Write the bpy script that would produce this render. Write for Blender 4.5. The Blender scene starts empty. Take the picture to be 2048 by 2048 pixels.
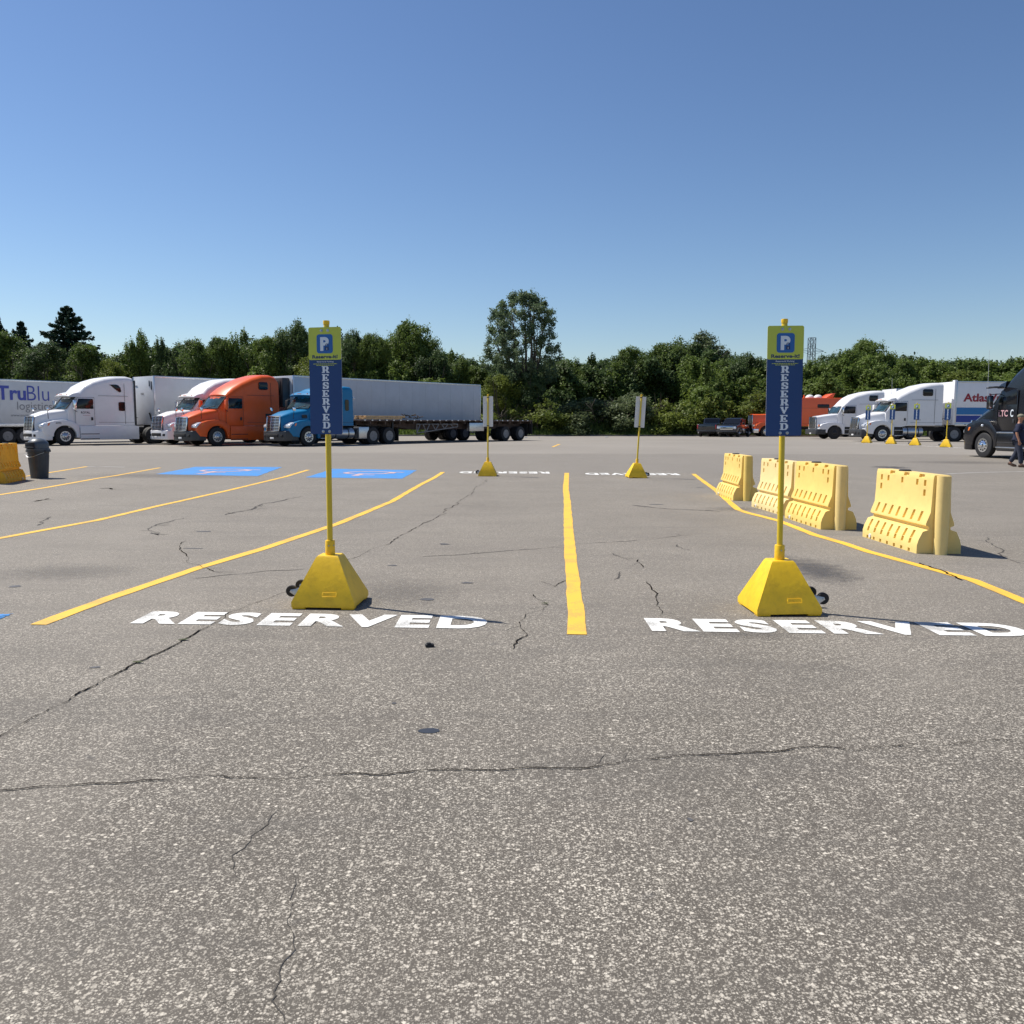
import bpy, bmesh, math, random
import numpy as np
from mathutils import Vector, Matrix
rad = math.radians
scene = bpy.context.scene
COL = scene.collection

# ---------------------------------------------------------------- camera
F, HZ, ROLL, CAMH = 1700.0, 849.0, 0.005, 1.5
PITCH = math.atan((1024 - HZ) / F)
camd = bpy.data.cameras.new("camera")
cam = bpy.data.objects.new("camera", camd); COL.objects.link(cam)
camd.sensor_width = 36; camd.lens = F / 2048 * 36
camd.clip_start = 0.05; camd.clip_end = 6000
CM = Matrix.Translation((0, 0, CAMH)) @ Matrix.Rotation(math.pi / 2 - PITCH, 4, 'X') @ Matrix.Rotation(ROLL, 4, 'Z')
cam.matrix_world = CM
scene.camera = cam

# ---------------------------------------------------------------- sky, sun, exposure
SUN_EL, SUN_ROT = rad(56), rad(-65)          # ahead and to the left
w = bpy.data.worlds.new("World"); scene.world = w; w.use_nodes = True
nt = w.node_tree; bg = nt.nodes["Background"]
sky = nt.nodes.new("ShaderNodeTexSky"); sky.sky_type = 'NISHITA'; sky.sun_disc = False
sky.sun_elevation = SUN_EL; sky.sun_rotation = SUN_ROT
sky.air_density = 1.1; sky.dust_density = 0.25; sky.ozone_density = 5.0; sky.altitude = 100
gm = nt.nodes.new("ShaderNodeGamma"); gm.inputs[1].default_value = 1.2          # deepens the blue overhead
tn = nt.nodes.new("ShaderNodeMixRGB"); tn.blend_type = 'MULTIPLY'; tn.inputs[0].default_value = 1; tn.inputs[2].default_value = (.755, .705, .69, 1)
nt.links.new(sky.outputs[0], gm.inputs[0]); nt.links.new(gm.outputs[0], tn.inputs[1]); nt.links.new(tn.outputs[0], bg.inputs[0]); bg.inputs[1].default_value = 0.078
sd = bpy.data.lights.new("sun", 'SUN'); sd.energy = 4.4; sd.angle = rad(0.5); sd.color = (1, .94, .84)
sun = bpy.data.objects.new("sun", sd); COL.objects.link(sun)
sv = Vector((math.sin(SUN_ROT) * math.cos(SUN_EL), math.cos(SUN_ROT) * math.cos(SUN_EL), math.sin(SUN_EL)))
sun.rotation_euler = sv.to_track_quat('Z', 'Y').to_euler(); sun.location = (0, 0, 40)
vs = scene.view_settings
vs.view_transform = 'Standard'; vs.look = 'None'; vs.gamma = 1; vs.exposure = 0.5
scene.render.resolution_x = scene.render.resolution_y = 1024

# ---------------------------------------------------------------- ground height and unprojection
GY = [24, 30, 36, 44, 51, 60, 70, 88, 140]; GZ = [0, .10, .17, .28, .33, .34, .32, .30, .30]
def gz(x, y):
    return float(np.interp(y, GY, GZ)) * min(1.4, max(.5, 1 + .015 * x))
def ground(px, py):
    """photo pixel (2048 grid) -> point on the ground"""
    d = CM.to_3x3() @ Vector(((px - 1024) / F, -(py - 1024) / F, -1))
    z = 0
    for _ in range(30):
        t = (z - CAMH) / d.z
        p = Vector((0, 0, CAMH)) + d * t
        z = z * .5 + .5 * gz(p.x, p.y)
    return Vector((p.x, p.y, gz(p.x, p.y)))
def at(px, Y):
    """ground point seen in photo column px at distance Y"""
    x = (px - 1024) / F * Y
    return Vector((x, Y, gz(x, Y)))

# ---------------------------------------------------------------- helpers
def tag(o, label=None, cat=None, group=None, kind=None):
    if label: o['label'] = label
    if cat: o['category'] = cat
    if group: o['group'] = group
    if kind: o['kind'] = kind
    return o
def thing(name, label, cat, loc=(0, 0, 0), rz=0, group=None):
    o = bpy.data.objects.new(name, None); COL.objects.link(o)
    o.empty_display_size = .2
    o.location = loc; o.rotation_euler = (0, 0, rz)
    return tag(o, label, cat, group)
def copy_tree(o, parent=None):
    c = o.copy(); COL.objects.link(c)
    if parent: c.parent = parent
    for ch in list(o.children): copy_tree(ch, c)
    return c

class G:
    def __init__(s): s.bm = bmesh.new()
    def _merge(s, b, m):
        for f in b.faces: f.material_index = m
        me = bpy.data.meshes.new("tmp"); b.to_mesh(me); b.free()
        s.bm.from_mesh(me); bpy.data.meshes.remove(me)
    def _bev(s, b, bev, seg=2):
        if bev:
            es = [e for e in b.edges if len(e.link_faces) == 2 and e.calc_face_angle(0) > .3]
            bmesh.ops.bevel(b, geom=es, offset=bev, segments=seg, affect='EDGES', profile=.5, clamp_overlap=True)
    def box(s, x0, x1, y0, y1, z0, z1, bev=0, m=0, M=None):
        b = bmesh.new()
        bmesh.ops.create_cube(b, size=1)
        for v in b.verts:
            v.co = Vector(((x0 + x1) / 2 + v.co.x * abs(x1 - x0), (y0 + y1) / 2 + v.co.y * abs(y1 - y0), (z0 + z1) / 2 + v.co.z * abs(z1 - z0)))
        s._bev(b, bev)
        if M: b.transform(M)
        s._merge(b, m); return s
    def prism(s, pts, a0, a1, axis='y', bev=0, m=0, M=None, seg=2):
        """pts in the plane, extruded along axis: y -> (x,z); z -> (x,y); x -> (y,z)"""
        b = bmesh.new()
        def mk(p, a):
            return {'y': (p[0], a, p[1]), 'z': (p[0], p[1], a), 'x': (a, p[0], p[1])}[axis]
        va = [b.verts.new(mk(p, a0)) for p in pts]; vb = [b.verts.new(mk(p, a1)) for p in pts]
        b.faces.new(va); b.faces.new(vb[::-1])
        n = len(pts)
        for i in range(n): b.faces.new((va[i], vb[i], vb[(i + 1) % n], va[(i + 1) % n]))
        bmesh.ops.recalc_face_normals(b, faces=b.faces)
        s._bev(b, bev, seg)
        bmesh.ops.triangulate(b, faces=[f for f in b.faces if len(f.verts) > 4])
        if M: b.transform(M)
        s._merge(b, m); return s
    def tube(s, p0, p1, r, r2=None, n=12, m=0, cap=True):
        p0, p1 = Vector(p0), Vector(p1); d = p1 - p0
        b = bmesh.new()
        bmesh.ops.create_cone(b, cap_ends=cap, segments=n, radius1=r, radius2=r if r2 is None else r2, depth=d.length)
        b.transform(Matrix.Translation((p0 + p1) / 2) @ d.to_track_quat('Z', 'Y').to_matrix().to_4x4())
        s._merge(b, m); return s
    def path(s, pts, r, n=8, m=0):
        for a, b in zip(pts[:-1], pts[1:]): s.tube(a, b, r, n=n, m=m)
        for p in pts[1:-1]: s.ball(p, r, m=m, u=n, v=6)
        return s
    def ball(s, c, r, m=0, u=12, v=8, sc=(1, 1, 1)):
        b = bmesh.new(); bmesh.ops.create_uvsphere(b, u_segments=u, v_segments=v, radius=r)
        b.transform(Matrix.Translation(c) @ Matrix.Diagonal((*sc, 1))); s._merge(b, m); return s
    def lathe(s, prof, c=(0, 0, 0), axis='z', n=24, m=0):
        """prof: (radius, height along axis)"""
        b = bmesh.new(); rings = []
        for r, h in prof:
            ring = []
            for i in range(n):
                a = 2 * math.pi * i / n
                u, v = r * math.cos(a), r * math.sin(a)
                ring.append(b.verts.new({'z': (u, v, h), 'y': (u, h, v), 'x': (h, u, v)}[axis]))
            rings.append(ring)
        for A, B in zip(rings[:-1], rings[1:]):
            for i in range(n): b.faces.new((A[i], A[(i + 1) % n], B[(i + 1) % n], B[i]))
        for ring, (r, h) in ((rings[0], prof[0]), (rings[-1], prof[-1])):
            if r > 1e-4: b.faces.new(ring)
        bmesh.ops.remove_doubles(b, verts=b.verts, dist=1e-5)
        bmesh.ops.recalc_face_normals(b, faces=b.faces)
        b.transform(Matrix.Translation(c)); s._merge(b, m); return s
    def loft(s, st, m=0, warp=None, na=5, crown=.0, M=None):
        """stations (x, w_bottom, w_top, z_bottom, z_top, radius)"""
        b = bmesh.new(); rings = []
        for (x, w0, w1, zb, zt, r) in st:
            half = [(w0, zb), (w0 + (w1 - w0) * .5, zb + (zt - r - zb) * .5)]
            for k in range(na + 1):
                a = math.pi / 2 * k / na
                half.append((w1 - r + r * math.cos(a), zt - r + r * math.sin(a)))
            half.append(((w1 - r) * .5, zt + crown * .75)); 
            ring = half + [(0, zt + crown)] + [(-y, z) for y, z in half[::-1]]
            vs_ = []
            for y, z in ring:
                X = x
                if warp: X = warp(x, y, z)
                vs_.append(b.verts.new((X, y, z)))
            rings.append(vs_)
        n = len(rings[0])
        for A, B in zip(rings[:-1], rings[1:]):
            for i in range(n - 1): b.faces.new((A[i], A[i + 1], B[i + 1], B[i]))
            b.faces.new((A[n - 1], A[0], B[0], B[n - 1]))
        b.faces.new(rings[0]); b.faces.new(rings[-1][::-1])
        bmesh.ops.recalc_face_normals(b, faces=b.faces)
        bmesh.ops.triangulate(b, faces=[f for f in b.faces if len(f.verts) > 4])
        if M: b.transform(M)
        s._merge(b, m); return s
    def face(s, pts, m=0):
        f = s.bm.faces.new([s.bm.verts.new(p) for p in pts]); f.material_index = m; return s
    def out(s, name, mats, parent=None, ang=35):
        if not isinstance(mats, (list, tuple)): mats = [mats]
        me = bpy.data.meshes.new(name); s.bm.to_mesh(me); s.bm.free()
        for x in mats: me.materials.append(x)
        if ang:
            me.polygons.foreach_set('use_smooth', [True] * len(me.polygons)); me.set_sharp_from_angle(angle=rad(ang))
        o = bpy.data.objects.new(name, me); COL.objects.link(o)
        if parent: o.parent = parent
        return o

def text_mesh(body, bold=0.0, spacing=1.0, extrude=0.0):
    """flat text mesh in XY scaled to unit height; returns verts, faces, width"""
    cu = bpy.data.curves.new("t", 'FONT'); cu.body = body; cu.size = 1; cu.offset = bold
    cu.space_character = spacing; cu.extrude = extrude; cu.resolution_u = 4
    ob = bpy.data.objects.new("t", cu); COL.objects.link(ob)
    bpy.context.view_layer.update()
    dg = bpy.context.evaluated_depsgraph_get()
    me = bpy.data.meshes.new_from_object(ob.evaluated_get(dg))
    vs_ = [v.co.copy() for v in me.vertices]; fs = [list(p.vertices) for p in me.polygons]
    COL.objects.unlink(ob); bpy.data.objects.remove(ob); bpy.data.curves.remove(cu); bpy.data.meshes.remove(me)
    return vs_, fs
def text_obj(name, body, mat, parent, org, ux, uy, width=None, height=None, bold=0.0, spacing=1.0, zfun=None, shear=0, extra=None, off=0, label=None):
    """lay text so that its lower left corner is org, reading along ux, up along uy (Vectors)"""
    vs_, fs = text_mesh(body, bold, spacing)
    x0 = min(v.x for v in vs_); x1 = max(v.x for v in vs_); y0 = min(v.y for v in vs_); y1 = max(v.y for v in vs_)
    sy = height / (y1 - y0); sx = width / (x1 - x0) if width else sy
    ux, uy = Vector(ux).normalized(), Vector(uy).normalized(); nrm = ux.cross(uy)
    V = []
    for v in vs_:
        a, b_ = (v.x - x0) * sx, (v.y - y0) * sy
        p = Vector(org) + ux * (a + shear * b_) + uy * b_ + nrm * off
        if zfun: p.z = zfun(p.x, p.y)
        V.append(p)
    me = bpy.data.meshes.new(name); me.from_pydata(V, [], fs); me.materials.append(mat)
    o = bpy.data.objects.new(name, me); COL.objects.link(o); o.parent = parent
    if label: o['label'] = label
    return o

# ---------------------------------------------------------------- materials
def mat(name, col, rough=.5, metal=0, var=.08, scale=3, coat=0, bump=0, bscale=40, spec=.5, dirt=0, dirtcol=(.12, .10, .08), trans=0):
    m = bpy.data.materials.new(name); m.use_nodes = True
    n, L = m.node_tree.nodes, m.node_tree.links
    b = n["Principled BSDF"]
    b.inputs['Roughness'].default_value = rough; b.inputs['Metallic'].default_value = metal
    b.inputs['Coat Weight'].default_value = coat; b.inputs['Coat Roughness'].default_value = .08
    b.inputs['Specular IOR Level'].default_value = spec
    tc = n.new('ShaderNodeTexCoord')
    no = n.new('ShaderNodeTexNoise'); no.inputs['Scale'].default_value = scale; no.inputs['Detail'].default_value = 6
    L.new(tc.outputs['Object'], no.inputs['Vector'])
    r = n.new('ShaderNodeValToRGB'); r.color_ramp.elements[0].position = .3; r.color_ramp.elements[1].position = .7
    r.color_ramp.elements[0].color = (*[c * (1 - var) for c in col], 1); r.color_ramp.elements[1].color = (*[min(1, c * (1 + var)) for c in col], 1)
    L.new(no.outputs['Fac'], r.inputs['Fac'])
    src = r.outputs[0]
    if dirt:
        n2 = n.new('ShaderNodeTexNoise'); n2.inputs['Scale'].default_value = scale * 2.7; n2.inputs['Detail'].default_value = 9; n2.inputs['Roughness'].default_value = .7
        L.new(tc.outputs['Object'], n2.inputs['Vector'])
        r2 = n.new('ShaderNodeValToRGB'); r2.color_ramp.elements[0].position = .48; r2.color_ramp.elements[1].position = .8
        L.new(n2.outputs['Fac'], r2.inputs['Fac'])
        mu = n.new('ShaderNodeMath'); mu.operation = 'MULTIPLY'; mu.inputs[1].default_value = dirt; L.new(r2.outputs[0], mu.inputs[0])
        mx = n.new('ShaderNodeMixRGB'); mx.inputs[2].default_value = (*dirtcol, 1)
        L.new(mu.outputs[0], mx.inputs[0]); L.new(src, mx.inputs[1]); src = mx.outputs[0]
    L.new(src, b.inputs['Base Color'])
    if bump:
        nb = n.new('ShaderNodeTexNoise'); nb.inputs['Scale'].default_value = bscale; nb.inputs['Detail'].default_value = 5
        L.new(tc.outputs['Object'], nb.inputs['Vector'])
        bp = n.new('ShaderNodeBump'); bp.inputs['Strength'].default_value = bump; bp.inputs['Distance'].default_value = .01
        L.new(nb.outputs['Fac'], bp.inputs['Height']); L.new(bp.outputs[0], b.inputs['Normal'])
    if trans:
        tr = n.new('ShaderNodeBsdfTranslucent'); ms = n.new('ShaderNodeMixShader'); ms.inputs[0].default_value = trans
        L.new(src, tr.inputs[0]); L.new(b.outputs[0], ms.inputs[1]); L.new(tr.outputs[0], ms.inputs[2])
        L.new(ms.outputs[0], n['Material Output'].inputs[0])
    return m

M = {}
M['base'] = mat('yellow_plastic', (.90, .56, .015), .45, var=.09, scale=4, bump=.2, bscale=30, dirt=.38, dirtcol=(.25, .14, .02))
M['pole'] = mat('yellow_pole_paint', (.70, .50, .022), .35, var=.06, scale=8, dirt=.2, dirtcol=(.3, .2, .05))
M['barrier'] = mat('pale_yellow_plastic', (.94, .71, .25), .5, var=.05, scale=2, bump=.1, bscale=30, dirt=.22, dirtcol=(.45, .25, .08), trans=.12)
M['barrier_old'] = mat('weathered_orange_yellow_plastic', (.92, .56, .04), .5, var=.12, scale=3, dirt=.45, dirtcol=(.42, .2, .03), trans=.3)
M['lime'] = mat('lime_sign_face', (.54, .60, .07), .35, var=.03)
M['signblue'] = mat('blue_sign_face', (.002, .043, .175), .4, var=.05)
M['logoblue'] = mat('logo_blue', (.01, .12, .42), .35, var=.05)
M['signwhite'] = mat('sign_lettering_white', (.72, .78, .85), .5, var=.02)
M['signback'] = mat('bare_sign_back', (.72, .72, .72), .4, var=.04, scale=6)
M['navy'] = mat('dark_navy_print', (.01, .03, .12), .5, var=.02)
M['rubber'] = mat('black_rubber', (.018, .018, .02), .75, var=.2, scale=12, bump=.2)
M['zinc'] = mat('zinc_plated_steel', (.45, .47, .5), .35, .9, var=.1, scale=20)
M['dark'] = mat('dark_metal', (.025, .026, .03), .55, .2, var=.25, scale=5, dirt=.4)
M['under'] = mat('chassis_black', (.012, .012, .014), .7, 0, var=.3, scale=4, dirt=.3)
M['glass'] = mat('dark_window_glass', (.008, .009, .012), .12, 0, var=.1, spec=.4)
M['wind'] = mat('windscreen_glass', (.018, .045, .055), .08, 0, var=.6, scale=2.5, spec=.45)
M['chrome'] = mat('chrome', (.75, .77, .8), .12, 1, var=.03)
M['alu'] = mat('brushed_aluminium', (.55, .57, .6), .32, .9, var=.08, scale=15)
M['lamp'] = mat('clear_lamp', (.7, .74, .8), .1, .3, var=.1, coat=1)
M['amber'] = mat('amber_lens', (.8, .18, .01), .2, 0, var=.05, coat=1)
M['dullrim'] = mat('dull_wheel_rim', (.22, .22, .23), .5, .3, var=.2, scale=9, dirt=.4)
M['red'] = mat('red_lens', (.5, .01, .01), .2, 0, var=.05, coat=1)
M['white'] = mat('white_truck_paint', (.78, .78, .80), .35, 0, var=.02, coat=.2, dirt=.06)
M['orange'] = mat('orange_red_truck_paint', (.74, .105, .014), .38, 0, var=.04, coat=.15, spec=.35, dirt=.08)
M['orange2'] = mat('bright_orange_paint', (.85, .11, .012), .35, 0, var=.04, coat=.5)
M['blue'] = mat('sky_blue_truck_paint', (.0, .165, .37), .4, 0, var=.05, coat=.12, spec=.35, dirt=.05)
M['black'] = mat('black_truck_paint', (.008, .008, .011), .25, 0, var=.1, coat=.3)
M['greyplastic'] = mat('grey_bumper_plastic', (.035, .038, .043), .5, 0, var=.1)
M['trailer'] = mat('white_trailer_panel', (.60, .61, .63), .4, 0, var=.05, scale=1.2, dirt=.12, dirtcol=(.3, .27, .24))
M['trailergrey'] = mat('grey_trailer_panel', (.52, .55, .6), .42, 0, var=.05, scale=1.2, dirt=.15, dirtcol=(.3, .27, .24))
M['rust'] = mat('rusty_deck_steel', (.09, .06, .05), .8, 0, var=.4, scale=4, dirt=.5)
M['wood'] = mat('pale_lumber', (.5, .34, .18), .7, 0, var=.2, scale=8)
M['bin'] = mat('charcoal_bin_plastic', (.045, .052, .065), .5, 0, var=.12, scale=6)
M['binlid'] = mat('grey_bin_dome_plastic', (.075, .09, .11), .4, 0, var=.1, scale=6)
M['txt_blue'] = mat('violet_blue_print', (.045, .07, .38), .45, var=.03)
M['txt_grey'] = mat('grey_print', (.22, .23, .26), .5, var=.03)
M['txt_red'] = mat('maroon_print', (.30, .015, .03), .5, var=.03)
M['txt_dark'] = mat('dark_print', (.03, .03, .05), .5, var=.03)
M['band1'] = mat('azure_band', (.01, .16, .42), .4, var=.03)
M['band2'] = mat('deep_blue_band', (.008, .035, .28), .4, var=.03)
M['carpaint'] = mat('dark_grey_car_paint', (.02, .023, .028), .2, 0, var=.1, coat=1)
M['carblack'] = mat('black_car_paint', (.01, .01, .014), .18, 0, var=.1, coat=1)
M['skin'] = mat('tanned_skin', (.42, .2, .12), .5, var=.1)
M['shirt'] = mat('navy_cotton', (.012, .017, .045), .9, var=.2, scale=10)
M['jeans'] = mat('dark_denim', (.03, .036, .06), .9, var=.25, scale=12)
M['cap'] = mat('faded_olive_cap', (.2, .19, .14), .9, var=.15, scale=20)
M['shoe'] = mat('brown_leather', (.07, .035, .02), .6, var=.2)
M['kerb'] = mat('weathered_concrete', (.16, .145, .13), .9, var=.25, scale=2, dirt=.5)
M['steel'] = mat('galvanised_lattice', (.10, .12, .15), .6, .2, var=.1)

def asphalt():
    m = bpy.data.materials.new('worn_asphalt'); m.use_nodes = True
    n, L = m.node_tree.nodes, m.node_tree.links; b = n["Principled BSDF"]
    b.inputs['Roughness'].default_value = .8; b.inputs['Specular IOR Level'].default_value = .35
    tc = n.new('ShaderNodeTexCoord')
    def noise(sc, det=4, ro=.5, dist=0, vec=None):
        x = n.new('ShaderNodeTexNoise'); x.inputs['Scale'].default_value = sc; x.inputs['Detail'].default_value = det
        x.inputs['Roughness'].default_value = ro; x.inputs['Distortion'].default_value = dist
        L.new(vec or tc.outputs['Object'], x.inputs['Vector']); return x.outputs['Fac']
    def ramp(f, stops):
        r = n.new('ShaderNodeValToRGB'); e = r.color_ramp.elements
        while len(e) < len(stops): e.new(.5)
        for k, (p, c) in enumerate(stops):
            e[k].position = p; e[k].color = (*(c if isinstance(c, tuple) else (c, c, c)), 1)
        L.new(f, r.inputs['Fac']); return r.outputs[0]
    def mix(f, a, b_, t='MIX'):
        x = n.new('ShaderNodeMixRGB'); x.blend_type = t
        for i, v in enumerate((f, a, b_)):
            if isinstance(v, (int, float)): x.inputs[i].default_value = v
            elif isinstance(v, tuple): x.inputs[i].default_value = (*v, 1)
            else: L.new(v, x.inputs[i])
        return x.outputs[0]
    def math_(op, a, b_=0.0):
        x = n.new('ShaderNodeMath'); x.operation = op; x.use_clamp = False
        for i, v in enumerate((a, b_)):
            if isinstance(v, (int, float)): x.inputs[i].default_value = v
            else: L.new(v, x.inputs[i])
        return x.outputs[0]
    def stones(sc, thr, soft):
        """pale chips of aggregate: one in a few voronoi cells, shrunk inside its cell"""
        v = n.new('ShaderNodeTexVoronoi'); v.inputs['Scale'].default_value = sc; v.voronoi_dimensions = '2D'
        wv = n.new('ShaderNodeTexNoise'); wv.inputs['Scale'].default_value = sc * .8
        L.new(tc.outputs['Object'], wv.inputs['Vector'])
        add = n.new('ShaderNodeMixRGB'); add.blend_type = 'ADD'; add.inputs[0].default_value = 1.0 / sc * .9
        L.new(tc.outputs['Object'], add.inputs[1]); L.new(wv.outputs['Color'], add.inputs[2])
        L.new(add.outputs[0], v.inputs['Vector'])
        sep = n.new('ShaderNodeSeparateColor'); L.new(v.outputs['Color'], sep.inputs[0])
        pick = ramp(sep.outputs[0], [(thr, 0.0), (thr + .12, 1.0)])
        inside = ramp(v.outputs['Distance'], [(.25, 1.0), (soft, 0.0)])
        return mix(1.0, pick, inside, 'MULTIPLY')
    base = ramp(noise(.35, 6, .6, .4), [(.3, (.088, .078, .065)), (.7, (.132, .117, .098))])
    warm = ramp(noise(.9, 3), [(.4, 0.0), (.75, .45)])
    base = mix(warm, base, (.115, .100, .086))
    grain = ramp(noise(260, 3, .7), [(.35, .35), (.68, 1.5)])
    base = mix(.55, base, grain, 'MULTIPLY')
    s1 = stones(108, .70, .66); s2 = stones(200, .60, .72); s3 = stones(58, .90, .52)
    chipcol = ramp(noise(40, 2), [(.35, (.40, .365, .31)), (.65, (.76, .70, .60))])
    # wear: chips show more in some areas
    wear = ramp(noise(.55, 5, .6), [(.3, .45), (.7, 1.0)])
    col = mix(mix(1.0, s2, wear, 'MULTIPLY'), base, mix(.35, chipcol, base))
    col = mix(mix(1.0, s1, wear, 'MULTIPLY'), col, chipcol)
    col = mix(s3, col, chipcol)
    # dark pores
    pores = ramp(noise(95, 2, .6), [(.3, .45), (.42, 1.0)])
    col = mix(.8, col, pores, 'MULTIPLY')
    # drips and scuffs
    vd = n.new('ShaderNodeMapping'); vd.inputs['Scale'].default_value = (.35, 1.4, 1); L.new(tc.outputs['Object'], vd.inputs['Vector'])
    st = ramp(noise(1.6, 5, .65, .8, vd.outputs[0]), [(.50, 0.0), (.72, .50)])
    col = mix(st, col, (.085, .078, .070))
    vp = n.new('ShaderNodeMapping'); vp.inputs['Scale'].default_value = (.5, .16, 1); L.new(tc.outputs['Object'], vp.inputs['Vector'])
    pal = ramp(noise(.9, 5, .6, .5, vp.outputs[0]), [(.52, 0.0), (.7, .30)])
    col = mix(pal, col, (.27, .245, .21))
    st2 = ramp(noise(5.5, 2, .5, .2), [(.70, 0.0), (.76, .45)])
    col = mix(st2, col, (.06, .058, .058))
    # brightening at grazing view angles, painted in as paler asphalt farther from the camera
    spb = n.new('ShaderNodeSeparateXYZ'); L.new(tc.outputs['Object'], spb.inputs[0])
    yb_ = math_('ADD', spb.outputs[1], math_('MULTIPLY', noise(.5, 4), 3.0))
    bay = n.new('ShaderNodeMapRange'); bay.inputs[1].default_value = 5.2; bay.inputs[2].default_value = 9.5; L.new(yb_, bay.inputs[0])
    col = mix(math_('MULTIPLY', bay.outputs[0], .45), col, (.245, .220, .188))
    # paler drive lane beyond the bays, with a wavering seam
    sp = n.new('ShaderNodeSeparateXYZ'); L.new(tc.outputs['Object'], sp.inputs[0])
    yy = math_('ADD', sp.outputs[1], math_('MULTIPLY', noise(.25, 3), 1.6))
    far1 = n.new('ShaderNodeMapRange'); far1.inputs[1].default_value = 38.6; far1.inputs[2].default_value = 39.4; L.new(yy, far1.inputs[0])
    lane = ramp(noise(.12, 4, .6, .3), [(.3, (.232, .211, .184)), (.7, (.282, .257, .225))])
    col = mix(math_('MULTIPLY', far1.outputs[0], .85), col, lane)
    mid = n.new('ShaderNodeMapRange'); mid.inputs[1].default_value = 26.2; mid.inputs[2].default_value = 27.0; L.new(yy, mid.inputs[0])
    m2 = math_('MULTIPLY', mid.outputs[0], math_('SUBTRACT', 1.0, far1.outputs[0]))
    col = mix(math_('MULTIPLY', m2, .5), col, (.205, .187, .165))
    L.new(col, b.inputs['Base Color'])
    h = mix(.6, s1, s2, 'ADD'); h = mix(.5, h, noise(180, 3), 'ADD')
    bp = n.new('ShaderNodeBump'); bp.inputs['Strength'].default_value = .5; bp.inputs['Distance'].default_value = .004
    L.new(h, bp.inputs['Height']); L.new(bp.outputs[0], b.inputs['Normal'])
    return m
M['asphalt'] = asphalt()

def paint(name, col, wear=.5, under=(.15, .14, .125), scale=22):
    """road paint rubbed through to the asphalt grain in places"""
    m = bpy.data.materials.new(name); m.use_nodes = True
    n, L = m.node_tree.nodes, m.node_tree.links; b = n["Principled BSDF"]; b.inputs['Roughness'].default_value = .7
    tc = n.new('ShaderNodeTexCoord')
    a = n.new('ShaderNodeTexNoise'); a.inputs['Scale'].default_value = scale * 4; a.inputs['Detail'].default_value = 6; a.inputs['Roughness'].default_value = .75
    c = n.new('ShaderNodeTexNoise'); c.inputs['Scale'].default_value = scale * .12; c.inputs['Detail'].default_value = 5
    L.new(tc.outputs['Object'], a.inputs['Vector']); L.new(tc.outputs['Object'], c.inputs['Vector'])
    mu = n.new('ShaderNodeMath'); mu.operation = 'ADD'; L.new(a.outputs['Fac'], mu.inputs[0]); L.new(c.outputs['Fac'], mu.inputs[1])
    r = n.new('ShaderNodeValToRGB'); r.color_ramp.elements[0].position = .665; r.color_ramp.elements[1].position = .755
    r.color_ramp.elements[0].color = (wear, wear, wear, 1); r.color_ramp.elements[1].color = (0, 0, 0, 1)
    dv = n.new('ShaderNodeMath'); dv.operation = 'MULTIPLY'; dv.inputs[1].default_value = .78; L.new(mu.outputs[0], dv.inputs[0]); L.new(dv.outputs[0], r.inputs[0])
    mx = n.new('ShaderNodeMixRGB'); mx.inputs[1].default_value = (*col, 1); mx.inputs[2].default_value = (*under, 1)
    L.new(r.outputs[0], mx.inputs[0]); L.new(mx.outputs[0], b.inputs['Base Color'])
    bp = n.new('ShaderNodeBump'); bp.inputs['Strength'].default_value = .5; bp.inputs['Distance'].default_value = .004
    L.new(a.outputs['Fac'], bp.inputs['Height']); L.new(bp.outputs[0], b.inputs['Normal'])
    return m
M['p_yellow'] = paint('yellow_road_paint', (.82, .47, .045), .35)
M['p_white'] = paint('white_road_paint', (.78, .78, .755), .6)
M['p_faded'] = paint('faded_white_road_paint', (.42, .41, .39), .8)
M['p_blue'] = paint('blue_road_paint', (.035, .22, .56), .35)
M['p_pink'] = paint('worn_pinkish_road_paint', (.55, .36, .33), .6, under=(.12, .22, .48))
M['crack'] = mat('open_crack', (.012, .010, .009), 1.0, spec=0, var=.4, scale=20)
M['crack_pale'] = mat('hairline_crack', (.055, .05, .045), .95, var=.4, scale=20)
M['stain'] = mat('oily_stain', (.075, .073, .075), .6, var=.3, scale=14)
M['spot'] = mat('tar_spot', (.03, .034, .045), .5, var=.15, scale=14)
M['moss'] = mat('crack_moss', (.05, .06, .02), .9, var=.3, scale=30)

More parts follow.
